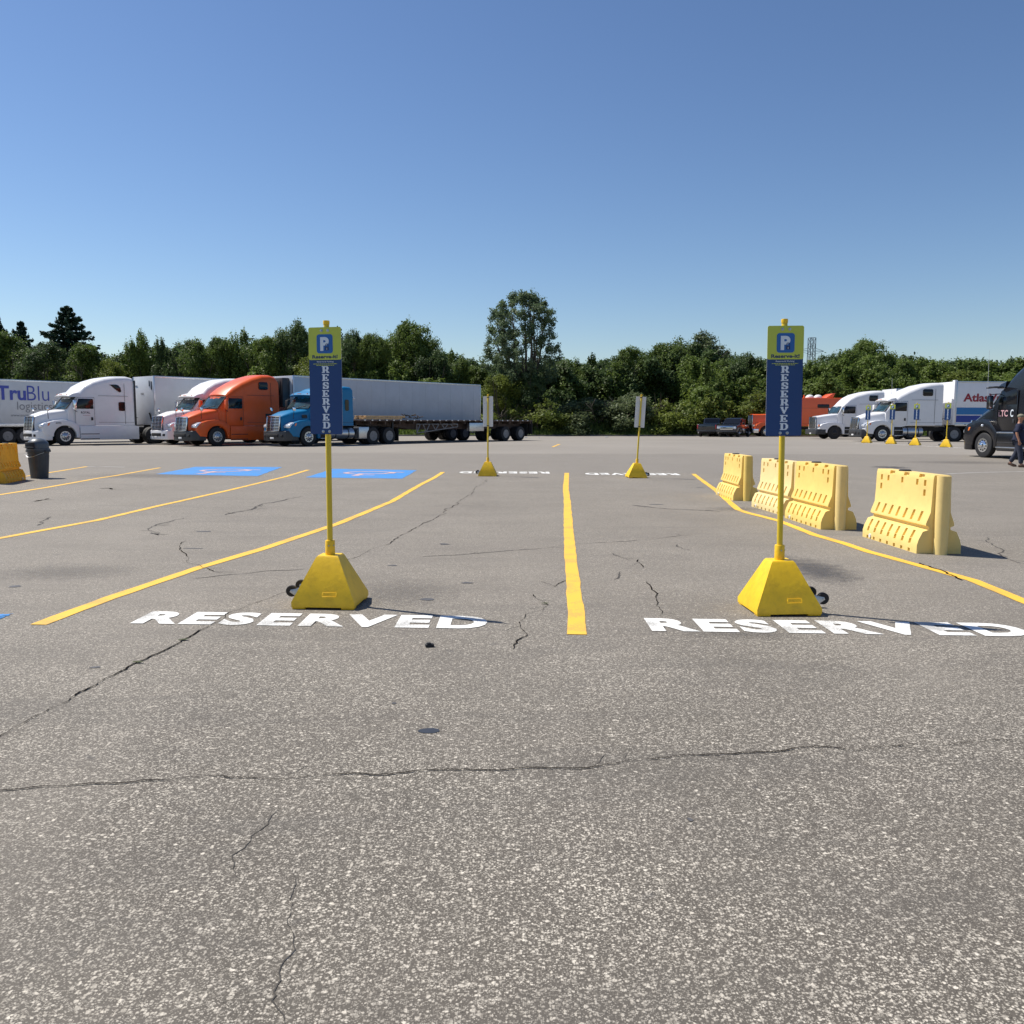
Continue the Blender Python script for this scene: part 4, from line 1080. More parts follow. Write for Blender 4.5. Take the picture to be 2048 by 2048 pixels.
# --- white aero truck, far left
az = AZ; c = axle_mid(134, 48.3, az); h = head(az)
t1, W_ = tractor('semi_truck', 'white high-roof truck at far left, behind the rubbish bin', c, h, 'white', dict(roof=[(-.85, 2.80, .22), (-.98, 3.02, .28), (-1.3, 3.38, .32), (-1.8, 3.68, .34), (-2.4, 3.88, .34), (-3.1, 3.99, .32), (-3.75, 4.02, .3), (-4.05, 3.95, .28)], mirmat='chrome'))
tilt_ground(t1, c, h)
def side_text(parent, body, xs_, z, hgt, y, m_, width=None, bold=0, name='lettering', s_=1, label=None):
    """text on the +y side (seen from camera, nose left): reads from nose to tail"""
    return text_obj(name, body, m_, parent, (xs_, y, z), (-1, 0, 0), Z1, width, hgt, bold=bold)
side_text(t1, 'ROYAL', -.95, 1.80, .13, W_ + .012, M['txt_dark'], .52, .03)
side_text(t1, 'TRANSPORT', -1.05, 1.68, .05, W_ + .012, M['txt_red'], .42)
side_text(t1, '6093', .50, 1.22, .09, 1.195, M['txt_dark'], .3, .02)
tr1 = box_trailer('semi_trailer', 'plain white box trailer coupled behind the white truck at far left', c, h, -5.25, -21.4, M['trailer'], top=4.12)
tilt_ground(tr1, c, h)
g = G()
for (y, z, a, b_) in ((-.9, 3.55, .3, .03), (1.0, 3.3, .12, .5), (.75, 3.5, .1, .35)): g.box(-5.245, -5.23, y - a / 2, y + a / 2, z, z + b_, .004)
g.tube((-5.24, .9, 1.4), (-5.1, .9, 1.9), .05, n=8); g.out('front_fittings', M['dark'], tr1)
text_obj('lettering', '1528', M['txt_dark'], tr1, (-5.235, -.35, 3.0), (0, 1, 0), Z1, .35, .12, bold=.02)

# --- second white truck, mostly hidden by the orange one
c2 = Vector((-20.62, 49.75, 0)) + Vector((math.sin(az), math.cos(az), 0)) * 1.4; c2.z = gz(c2.x, c2.y)
t2, _ = tractor('semi_truck', 'white high-roof truck half hidden behind the orange-red truck', c2, h, 'white', dict(roof=[(-.85, 2.80, .22), (-.98, 3.02, .28), (-1.3, 3.38, .32), (-1.8, 3.68, .34), (-2.4, 3.88, .34), (-3.1, 3.96, .32), (-3.75, 3.97, .3), (-4.05, 3.9, .28)]))
tilt_ground(t2, c2, h)
# --- orange truck with long grey trailer
co = axle_mid(437, 47.3, az)
t3, _ = tractor('semi_truck', 'orange-red high-roof truck with dark bumper, left of the blue truck', co, h, 'orange', dict(bumpmat='greyplastic', bumper='dark', fairwin=(-2.75, -3.35, 3.18, 3.62), slwin=None, visor=False, extender=False, nosez=1.60, mirmat='orange', hoodmir=True,
    roof=[(-.80, 2.84, .25), (-.95, 3.00, .32), (-1.3, 3.28, .38), (-1.8, 3.58, .4), (-2.4, 3.84, .38), (-3.1, 4.03, .36), (-3.6, 4.05, .34), (-3.95, 3.98, .36), (-4.1, 3.8, .36)]))
tilt_ground(t3, co, h)
g = G(); g.box(-3.15, -3.5, 1.132, 1.14, 1.55, 1.8); g.out('side_locker', M['dark'], t3)
tr3 = box_trailer('semi_trailer', 'long grey-white box trailer with cooling unit behind the orange-red truck', co, h, -5.0, -21.6, M['trailergrey'], reefer=True, top=4.08)
tilt_ground(tr3, co, h)
# --- blue truck with flatbed
azb = rad(38.5); hb = head(azb); cb = axle_mid(619, 47.0, azb)
t4, _ = tractor('semi_truck', 'sky blue mid-roof truck standing behind the left RESERVED sign', cb, hb, 'blue', dict(bumpmat='greyplastic', fairwin=None, slwin=(-2.65, -2.92, 1.98, 2.6), skirt=False, tank=(-1.5, -3.3), extender=False, intake=True, mirmat='dark',
    roof=[(-.85, 2.82, .2), (-1.05, 3.04, .25), (-1.4, 3.2, .25), (-2.0, 3.3, .25), (-2.8, 3.36, .22), (-3.15, 3.34, .2), (-3.25, 3.25, .2)], axles=(-4.7, -6.0)))
tilt_ground(t4, cb, hb)
g = G(); g.ball((-3.35, 1.05, 2.7), .07); g.out('work_lamp', M['lamp'], t4)
t5 = thing('flatbed_trailer', 'long flatbed trailer with spaced rear axles behind the blue truck', 'trailer', cb, hb); tilt_ground(t5, cb, hb)
fx0, fx1 = -3.75, -20.3
g = G(); g.box(fx1, fx0, -1.25, 1.25, 1.38, 1.46, .01); 
for i in range(28):
    x = fx0 - .3 - i * .58
    for s_ in (-1, 1): g.box(x, x + .12, s_ * 1.25, s_ * 1.31, 1.40, 1.48, .008, 1)
g.out('deck', [M['rust'], M['alu']], t5)
g = G()
for s_ in (-1, 1): g.prism([(fx0 - .2, 1.38), (fx0 - .2, 1.15), (fx0 - 3.2, 1.05), (fx0 - 5, .85), (fx1 + .2, .88), (fx1 + .1, 1.38)], s_ * .45, s_ * .52, 'y')
x = fx0 - .8
while x > fx1: g.box(x, x + .08, -1.2, 1.2, 1.2, 1.38); x -= 1.2
g.out('chassis', M['rust'], t5)
for a in (-16.6, -18.6) if False else (-17.2, -18.9):
    for s_ in (-1, 1): wheel(t5, a, s_ * 1.24, s_, kind='drive', rimmat=M['dullrim'], dual=True)
g = G(); g.box(fx1 - .02, fx1 + .06, -1.22, 1.22, .45, 1.4, .01); g.box(-19.7, -19.68, -1.22, 1.22, .3, 1.2); g.out('rear_guard', M['under'], t5)
g = G(); # lattice dunnage rack
def bar(a, b_): g.box(0, 1, 0, 1, 0, 1) if False else g.tube((a[0], 1.15, a[1]), (b_[0], 1.15, b_[1]), .035, n=6)
tp = [(-8.4, 1.18), (-12.0, 1.02)]; bt = [(-8.4, .66), (-10.9, .86)]
bar((-8.4, 1.2), (-12.2, 1.2)); bar((-8.4, .64), (-12.2, 1.02)); bar((-12.2, 1.02), (-12.2, 1.2)); bar((-8.4, .64), (-8.4, 1.2))
for i in range(4):
    x = -8.4 - i * .85; zb = .64 + (i * .85) * .1; bar((x, zb), (x - .3, 1.2)); bar((x - .3, 1.2), (x - .7, 1.2)); bar((x - .85, zb + .085), (x - .55, 1.2))
g.out('dunnage_rack', M['dullrim'], t5)
g = G(); g.box(-13.3, -14.8, 1.0, 1.24, .72, 1.28, .02); g.box(-14.0, -14.06, 1.24, 1.26, .92, 1.0, .004); g.out('tool_box', M['alu'], t5)
for s_ in (-1, 1):
    g = G(); g.box(fx0 - 2.8, fx0 - 2.68, s_ * .9, s_ * 1.02, .32, 1.38, .01); g.box(fx0 - 2.9, fx0 - 2.58, s_ * .84, s_ * 1.08, .3, .33, .005); g.out('landing_gear', M['dark'], t5)
g = G(); g.box(-3.6, -4.4, .7, 1.2, .35, 1.05, .04); g.out('quarter_fender', M['alu'], t4)
lumber = thing('timber_stack', 'pale timber dunnage lying on the front of the flatbed', 'timber', cb, hb); tilt_ground(lumber, cb, hb)
rnd = random.Random(4)
for i in range(7):
    g = G(); y = 1.1 - (i % 4) * .3; z = 1.48 + (i // 4) * .12; x = -3.95 - rnd.uniform(0, .3)
    g.box(x, x - 3.0 - rnd.uniform(0, .8), y - .13, y + .1, z, z + .11, .008); g.out('plank', M['wood'], lumber)
ch_ = thing('chain_heap', 'heap of dark chains and binders on the flatbed beside the timber', 'chains', cb, hb); tilt_ground(ch_, cb, hb)
g = G()
for i in range(26):
    x, y, z = -7.6 - rnd.uniform(0, 1.3), .9 + rnd.uniform(-.25, .25), 1.52 + rnd.uniform(0, .22)
    d = Vector((rnd.uniform(-.3, .3), rnd.uniform(-.15, .15), rnd.uniform(-.06, .1))); g.tube((x, y, z), Vector((x, y, z)) + d, .028, n=6, m=i % 2)
g.out('chain', [M['dark'], M['rust']], ch_)

# --- white box trailer with blue lettering, behind at the far left
ct = Vector((-33.2, 52.0, 0)); ct.z = gz(ct.x, ct.y) - .05
def cpx(xl, yl, zl):
    p_ = Matrix.Rotation(h, 4, 'Z') @ Vector((xl, yl, 0)) + ct
    d = CM.inverted() @ Vector((p_.x, p_.y, zl + ct.z)); return 1024 + F * d.x / -d.z, 1024 - F * d.y / -d.z
def xl_for(pxx):
    lo, hi = -12.8, 6.0
    for _ in range(40):
        mid = (lo + hi) / 2
        if cpx(mid, 1.3, 2.5)[0] > pxx: lo = mid
        else: hi = mid
    return lo
tr6 = box_trailer('semi_trailer', 'white box trailer with large blue lettering at the left edge', ct, h, 3.4, -12.8, M['trailer'], top=3.98, tandem=(xl_for(13), xl_for(54) + .2), gear=False)
a, b_ = xl_for(-6), xl_for(53); text_obj('lettering', 'Tru', M['txt_blue'], tr6, (a, 1.314, 2.72), (-1, 0, 0), Z1, a - b_, .88, bold=.028)
a, b_ = xl_for(55), xl_for(99); text_obj('lettering', 'Blu', M['txt_blue'], tr6, (a, 1.314, 2.72), (-1, 0, 0), Z1, a - b_, .92, bold=-.008)
a, b_ = xl_for(34), xl_for(104); text_obj('lettering', 'logistics', M['txt_grey'], tr6, (a, 1.314, 1.98), (-1, 0, 0), Z1, a - b_, .66, bold=-.004)
a, b_ = xl_for(20), xl_for(100); text_obj('lettering', 'www.trublulogistics.com', M['txt_grey'], tr6, (a, 1.314, 1.68), (-1, 0, 0), Z1, a - b_, .2)

# --- right hand group, noses to the left
azr = rad(88); hr = head(azr)
cr = axle_mid(1761, 58.6, azr)
t7, W7 = tractor('semi_truck', 'white aero truck in front of the striped moving trailer on the right', cr, hr, 'white', dict(bumpmat='greyplastic', skirt=False, tank=(-1.45, -2.85), fairwin=(-2.72, -3.42, 3.12, 3.58), slwin=None, visor=True, extender=False, nosez=1.64, grille='slats', hoodmir=False, mirmat='signback', antenna=True,
    roof=[(-.85, 2.82, .24), (-1.0, 2.98, .3), (-1.35, 3.26, .34), (-1.9, 3.56, .36), (-2.6, 3.84, .34), (-3.3, 3.99, .32), (-3.9, 4.02, .28), (-4.15, 4.0, .26)], axles=(-5.0, -6.3)))
tr7 = box_trailer('semi_trailer', 'white moving trailer with red lettering and blue stripes', cr, hr, -4.95, -20.9, M['white'], top=4.12)
g = G(); g.box(-4.96, -20.9, 1.298, 1.304, 1.86, 2.34); g.out('azure_stripe', M['band1'], tr7, 0)
g = G(); g.box(-4.96, -20.9, 1.298, 1.304, 1.34, 1.80); g.out('deep_blue_stripe', M['band2'], tr7, 0)
text_obj('lettering', 'AtlasVan', M['txt_red'], tr7, (-5.45, 1.307, 2.74), (-1, 0, 0), Z1, 3.1, .56, bold=.03)
g = G(); g.box(-4.8, -5.0, 1.0, 1.3, 1.15, 4.2, .02); g.out('corner_post', M['white'], tr7)
for i in range(8):
    g = G(); g.box(-5.6 - i * .4, -5.75 - i * .4, 1.304, 1.32, 1.16, 1.2, .004); g.out('marker', M['dark'], tr7)
side_text(t7, 'CARRIER', -2.3, 1.45, .07, W7 + .064, M['txt_grey'], .35)

cf = axle_mid(1666, 69.5, azr)
t8, _ = tractor('semi_truck', 'older white square-nosed truck between the orange sleeper box and the aero truck', cf, hr, 'white', dict(classic=True, bumpmat='greyplastic', skirt=False, tank=(-1.5, -2.7), fairwin=(-2.75, -3.45, 3.1, 3.55), slwin=None, visor=False, extender=False, nosez=1.80, nose=1.38, nosew=.72, cowlz=2.06, wtop=-.62, wz=2.68, grille='slats', hoodmir=False, rim='dark', fend=.95,
    roof=[(-.7, 2.74, .2), (-.95, 3.05, .3), (-1.3, 3.38, .34), (-1.8, 3.64, .36), (-2.6, 3.84, .34), (-3.3, 3.92, .32), (-3.8, 3.94, .3), (-4.0, 3.9, .3)], axles=(-5.0, -6.3)))
tr8 = box_trailer('semi_trailer', 'white box trailer just visible above the noses of two white trucks', cf, hr, -4.9, -20.9, M['white'], top=4.1)
cp = axle_mid(1529, 85, azr)
t9, W9 = tractor('semi_truck', 'long-nosed orange truck with chrome grille behind the right RESERVED sign', cp, hr, 'orange2', dict(classic=True, box=True, skirt=False, tank=(-1.9, -3.2), fairwin=(-5.1, -6.3, 2.88, 3.24), slwin=None, visor=True, extender=False, nosez=2.2, nose=1.2, nosew=.7, cowlz=2.3, cowl=-1.2, wtop=-1.4, wz=2.9, win=(2.3, 2.8), door=(-1.5, -2.5), grille='bars', hoodmir=False, bumpmat='chrome', rim='chrome', stack=True,
    roof=[(-1.5, 2.95, .12), (-2.5, 2.98, .12), (-2.6, 3.0, .1), (-2.64, 3.86, .05), (-5.0, 3.87, .05), (-8.1, 3.87, .05)], axles=(-8.9, -10.2), sleeperbottom=1.05))
g = G(); g.ball((-4.6, .3, 3.9), .42, sc=(1, 1, .75), u=20, v=12); g.out('roof_dome', M['signback'], t9)
g = G(); g.ball((-5.45, .3, 3.9), .42, sc=(1, 1, .75), u=20, v=12); g.out('roof_dome', M['signback'], t9)
g = G(); g.prism([(-6.0, 3.88), (-6.75, 3.88), (-6.95, 4.34), (-6.7, 4.3)], -.9, .9, 'y', .02); g.out('deflector', M['orange2'], t9)
g = G()
for x in (-3.4, -3.9): g.tube((x, .6, 3.87), (x, .6, 4.15), .07, n=8)
g.out('roof_vent', M['orange2'], t9)

# --- black truck driving away at the right edge
azk = rad(172); hk = math.atan2(.988, -.155)
ck = at(1960, 35.8) + Vector((1.19, .17, 0)); ck.z = gz(ck.x, ck.y)
t10, Wk = tractor('semi_truck', 'black truck cut off by the right edge, beside the walking man', ck, hk, 'black', dict(rim='chrome', fend=1.1, cowlz=2.15, mirmat='black', wz=2.86, win=(2.18, 2.76), hoodw=1.02, nosew=.72, nosez=1.55, skirt=True, extender=False, slwin=None, fairwin=None, hoodmir=False,
    roof=[(-.9, 2.9, .2), (-1.05, 3.1, .26), (-1.4, 3.45, .3), (-1.9, 3.8, .34), (-2.6, 4.05, .34), (-3.4, 4.15, .32), (-4.2, 4.15, .3)]))
text_obj('lettering', 'LTC', mat('pale_pink_print', (.6, .35, .38), .5), t10, (-.70, Wk + .0125, 1.70), (-1, 0, 0), Z1, .52, .26, bold=.02)
text_obj('lettering', 'C', M['signwhite'], t10, (-1.36, Wk + .0125, 1.68), (-1, 0, 0), Z1, .16, .3, bold=.02)
g = G(); g.ball((.05, 1.2, 1.33), .06); g.out('side_lamp', M['lamp'], t10)
g = G(); g.box(-.82, -3.4, 1.195, 1.225, 1.02, 1.07, .008); g.box(-.82, -3.4, 1.195, 1.235, .42, .47, .008); g.out('trim_strip', M['alu'], t10)
g = G(); g.box(-.55, -.9, 1.08, 1.5, 2.86, 2.92, .01); g.tube((-.5, 1.1, 2.9), (-.45, 1.5, 2.86), .03, n=6); g.out('mirror_arm', M['dark'], t10)
g = G(); g.tube((-.5, 1.48, 2.5), (-.45, 1.48, 4.4), .006, n=5); g.out('antenna', M['signback'], t10)

# ---------------------------------------------------------------- pickups
def pickup(name, label, loc, heading, mp, suv=False):
    t = thing(name, label, 'pickup truck' if not suv else 'car', loc, heading)
    arch = lambda c_: [(c_ + .43 * math.cos(rad(a)), .38 + .43 * math.sin(rad(a))) for a in range(180, -1, -20)]
    a1 = arch(-1.85)[::-1]; a2 = arch(1.85)[::-1]
    low = [(2.75, .45), (2.80, .8), (2.70, 1.12), (1.3, 1.22), (-2.9, 1.25), (-2.92, .5)] + [(x, z) for x, z in arch(-1.85)] + [(x, z) for x, z in arch(1.85)]
    g = G(); g.prism(low, -.98, .98, 'y', .07, seg=3)
    if not suv: pass
    b = g.out('body', mp, t, 50)
    x_end = -.95 if not suv else -2.7
    g = G(); g.loft([(1.25, .88, .86, 1.15, 1.25, .05), (.55, .88, .76, 1.15, 1.78, .1), (.1, .88, .76, 1.15, 1.86, .1), (x_end + .2, .88, .76, 1.15, 1.84, .1), (x_end, .88, .8, 1.15, 1.3 if suv else 1.35, .05)]); cb_ = g.out('cab', mp, t, 50)
    g = G()
    for s_ in (-1, 1):
        MM = Matrix.Rotation(s_ * rad(9), 4, 'X')
        for (xa, xb) in ((.55, -.15), (-.22, x_end + .25)):
            g.prism([(xa + (.25 if xa > .5 else 0), 1.27), (xb, 1.27), (xb, 1.70), (xa - .02, 1.70)], s_ * .86, s_ * .885, 'y')
    g.bm.transform(Matrix.Identity(4)); g.out('side_window', M['glass'], cb_)
    g = G(); g.prism([(1.22, 1.28), (1.26, 1.28), (.62, 1.78), (.58, 1.76)], -.74, .74, 'y', .0); g.out('windscreen', M['glass'], cb_)
    g = G(); g.prism([(x_end + .02, 1.4), (x_end - .03, 1.4), (x_end + .1, 1.76), (x_end + .16, 1.76)], -.66, .66, 'y', 0); g.out('rear_window', M['glass'], cb_)
    if not suv:
        g = G(); g.box(-2.88, -1.05, -.82, .82, 1.0, 1.262); g.out('load_bed', M['under'], t, 0)
        g = G(); g.box(-2.955, -2.90, -.80, .80, .72, 1.24, .02); tg = g.out('tailgate', mp, t)
    g = G(); g.box(-3.02, -2.86, -.95, .95, .48, .66, .03); g.out('rear_bumper', M['greyplastic'], t)
    g = G(); g.box(2.72, 2.92, -.97, .97, .46, .62, .04); g.out('front_bumper', M['greyplastic'], t)
    g = G(); g.box(2.72, 2.84, -.62, .62, .70, 1.04, .02); g.box(2.83, 2.86, -.58, .58, .80, .86, .01, 1); g.box(2.83, 2.86, -.58, .58, .92, .98, .01, 1); g.out('grille', [M['chrome'], M['under']], t)
    for s_ in (-1, 1):
        g = G(); g.box(2.66, 2.80, s_ * .64, s_ * .92, .76, 1.0, .03); g.out('headlight', M['lamp'], t)
        g = G(); g.box(-2.94, -2.86, s_ * .83, s_ * .95, .78, 1.16, .02); g.out('tail_light', M['red'], t)
        g = G(); g.box(.62, .80, s_ * .95, s_ * 1.15, 1.22, 1.42, .04); g.out('mirror', M['under'], t)
        for a in (-1.85, 1.85): wheel(t, a, s_ * .97, s_, r=.38, w_=.25, kind='steer')
    g = G(); g.box(-2.6, 2.5, -.7, .7, .32, .6); g.out('chassis', M['under'], t, 0)
    return t
def hd(az): return math.atan2(math.cos(az), math.sin(az))
c_ = at(1424, 86.5); pickup('pickup_truck', 'dark grey pickup seen from behind near the kerb', c_, hd(rad(26)), M['carpaint'])
c_ = at(1466, 84); pickup('pickup_truck', 'black pickup with bright chrome front facing the camera', c_, hd(rad(30)) + math.pi, M['carblack'])

# ================================================================ PERSON
def skin_mesh(name, joints, edges, mt, parent, root=0, sub=2):
    me = bpy.data.meshes.new('sk'); me.from_pydata([j[0] for j in joints], edges, [])
    ob = bpy.data.objects.new('sk', me); COL.objects.link(ob)
    md = ob.modifiers.new('s', 'SKIN'); md.use_smooth_shade = True
    for i, sv_ in enumerate(me.skin_vertices[0].data):
        r = joints[i][1]; sv_.radius = (r, r) if not isinstance(r, tuple) else r; sv_.use_root = (i == root)
    m2 = ob.modifiers.new('u', 'SUBSURF'); m2.levels = sub; m2.render_levels = sub
    bpy.context.view_layer.update()
    dg = bpy.context.evaluated_depsgraph_get()
    out = bpy.data.meshes.new_from_object(ob.evaluated_get(dg)); out.name = name
    COL.objects.unlink(ob); bpy.data.objects.remove(ob); bpy.data.meshes.remove(me)
    out.materials.clear(); out.materials.append(mt)
    out.polygons.foreach_set('use_smooth', [True] * len(out.polygons))
    o = bpy.data.objects.new(name, out); COL.objects.link(o)
    if parent: o.parent = parent
    return o
pp = at(2033, 29.6)
man = thing('person', 'man in navy shirt, dark jeans and faded cap walking beside the black truck', 'person', pp, rad(48))
# local: faces -y; x is his left/right
J = [((0, 0, .96), .135), ((0, -.02, 1.15), .15), ((0, 0, 1.38), .14), ((0, .01, 1.50), .075), ((0, -.01, 1.58), .06), ((0, -.03, 1.66), .085), ((0, -.03, 1.74), .085), ((0, -.02, 1.80), .05),
     ((-.10, 0, .90), .10), ((-.12, -.10, .50), .065), ((-.12, -.14, .10), .042), ((-.13, -.26, .045), .035),
     ((.10, 0, .90), .10), ((.11, .06, .50), .065), ((.11, .24, .13), .042), ((.12, .17, .045), .035),
     ((-.19, 0, 1.42), .065), ((-.27, .02, 1.16), .048), ((-.27, -.06, .93), .034), ((-.27, -.08, .86), .036),
     ((.19, 0, 1.42), .065), ((.27, .04, 1.16), .048), ((.28, -.04, .93), .034), ((.28, -.06, .86), .036)]
E = [(0, 1), (1, 2), (2, 3), (3, 4), (4, 5), (5, 6), (6, 7), (0, 8), (8, 9), (9, 10), (10, 11), (0, 12), (12, 13), (13, 14), (14, 15), (2, 16), (16, 17), (17, 18), (18, 19), (2, 20), (20, 21), (21, 22), (22, 23)]
for hx, base_i, sx in ((-.27, 19, -1), (.28, 23, 1)):     # fingers and thumb
    hy = J[base_i][0][1]
    for k_, (dy, ln) in enumerate(((-.028, .075), (-.010, .085), (.010, .08), (.027, .062))):
        i0 = len(J); J += [((hx, hy + dy, .83), .009), ((hx + sx * .004, hy + dy * 1.2, .83 - ln * .55), .0085), ((hx - sx * .012, hy + dy * 1.2, .83 - ln), .007)]
        E += [(base_i, i0), (i0, i0 + 1), (i0 + 1, i0 + 2)]
    i0 = len(J); J += [((hx - sx * .01, hy - .045, .845), .010), ((hx - sx * .02, hy - .06, .80), .008)]; E += [(base_i, i0), (i0, i0 + 1)]
bodyo = skin_mesh('body', J, E, M['skin'], man)
g = G(); g.ball((0, -.03, 1.71), .1, sc=(.86, 1.0, 1.18), u=20, v=14); g.prism([(-.012, 1.69), (.012, 1.69), (.006, 1.735), (-.006, 1.735)], -.155, -.12, 'y', .003)
for s_ in (-1, 1): g.ball((s_ * .086, -.02, 1.70), .025, sc=(.4, .8, 1.2))
g.out('head', M['skin'], man)
g = G()
for s_ in (-1, 1): g.ball((s_ * .032, -.122, 1.725), .010, u=8, v=6)
g.out('eyes', M['under'], man)
g = G(); g.box(-.024, .024, -.128, -.118, 1.655, 1.663, .002); g.out('mouth', mat('lip', (.25, .07, .06)), man)
g = G(); g.ball((0, -.02, 1.755), .108, sc=(.9, 1.04, .75), u=20, v=12); 
g.prism([(-.075, -.10), (.075, -.10), (.06, -.19), (0, -.21), (-.06, -.19)], 1.765, 1.775, 'z', .003); g.out('cap', M['cap'], man)
S_ = [((0, .0, .90), (.185, .155)), ((0, -.04, 1.08), (.20, .19)), ((0, -.02, 1.25), (.20, .175)), ((0, 0, 1.38), (.165, .14)), ((0, .005, 1.50), .075), ((-.16, 0, 1.43), .095), ((-.275, .015, 1.17), .080), ((.16, 0, 1.43), .095), ((.275, .03, 1.17), .080)]
skin_mesh('shirt', S_, [(0, 1), (1, 2), (2, 3), (3, 4), (3, 5), (5, 6), (3, 7), (7, 8)], M['shirt'], man, 1)
T_ = [((0, .0, .95), (.17, .14)), ((-.10, 0, .86), .125), ((-.12, -.10, .50), .095), ((-.12, -.14, .10), .078), ((.10, 0, .86), .125), ((.11, .06, .50), .095), ((.11, .24, .15), .078)]
skin_mesh('trousers', T_, [(0, 1), (1, 2), (2, 3), (0, 4), (4, 5), (5, 6)], M['jeans'], man, 0)
for (x, y, z, rx) in ((-.12, -.19, 0, 0), (.11, .20, .03, .35)):
    g = G(); g.box(x - .05, x + .05, y - .15, y + .13, z, z + .09, .03, 0, Matrix.Translation((x, y, z)) @ Matrix.Rotation(rx, 4, 'X') @ Matrix.Translation((-x, -y, -z))); g.out('shoe', M['shoe'], man)

# ================================================================ PYLON
pt = at(1613, 320); pt.z = 0
py = thing('power_pylon', 'steel lattice power pylon rising above the wood behind the right sign', 'pylon', pt, rad(10))
g = G(); H = 34
def wat(z): return 3.4 - 2.4 * min(1, z / 26)
lv = [0, 7, 13, 18, 22, 25, 28, 31, 34]
for a, b_ in zip(lv[:-1], lv[1:]):
    wa, wb = wat(a), wat(b_)
    C4 = [(-1, -1), (1, -1), (1, 1), (-1, 1)]
    for i in range(4):
        p0, p1 = C4[i], C4[(i + 1) % 4]
        g.tube((p0[0] * wa, p0[1] * wa, a), (p0[0] * wb, p0[1] * wb, b_), .13, n=5)
        g.tube((p0[0] * wa, p0[1] * wa, a), (p1[0] * wb, p1[1] * wb, b_), .07, n=4); g.tube((p1[0] * wa, p1[1] * wa, a), (p0[0] * wb, p0[1] * wb, b_), .07, n=4)
        g.tube((p0[0] * wb, p0[1] * wb, b_), (p1[0] * wb, p1[1] * wb, b_), .07, n=4)
g.out('lattice_mast', M['steel'], py, 0)
for z in (29.2,):
    for s_ in (-1, 1):
        g = G(); g.tube((s_ * 1, 0, z), (s_ * 5, 0, z), .1, n=5); g.tube((s_ * 1, 0, z + 1.2), (s_ * 5, 0, z), .07, n=5); g.tube((s_ * 1, 0, z - 1.2), (s_ * 5, 0, z), .05, n=5); g.out('cross_arm', M['steel'], py, 0)

# ================================================================ TREES
rng = np.random.default_rng(7)
def leaf_quads(C, N, size, rn):
    """C centres (n,3); N preferred normals; returns verts (4n,3)"""
    n = len(C); nr = N + rn.normal(0, .7, (n, 3)); nr /= np.linalg.norm(nr, axis=1)[:, None] + 1e-9
    a = rn.normal(0, 1, (n, 3)); u = np.cross(nr, a); u /= np.linalg.norm(u, axis=1)[:, None] + 1e-9; v = np.cross(nr, u)
    s = (size * rn.uniform(.6, 1.35, n))[:, None]
    q = np.stack([C - u * s * .5, C - v * s * .28, C + u * s * .5, C + v * s * .30], 1)
    return q.reshape(-1, 3)
def quads_mesh(name, V, m):
    n = len(V) // 4; me = bpy.data.meshes.new(name)
    me.vertices.add(len(V)); me.vertices.foreach_set('co', V.astype(np.float32).ravel())
    me.loops.add(len(V)); me.loops.foreach_set('vertex_index', np.arange(len(V), dtype=np.int32))
    me.polygons.add(n); me.polygons.foreach_set('loop_start', np.arange(0, len(V), 4, dtype=np.int32))
    me.update(calc_edges=True); me.materials.append(m); return me
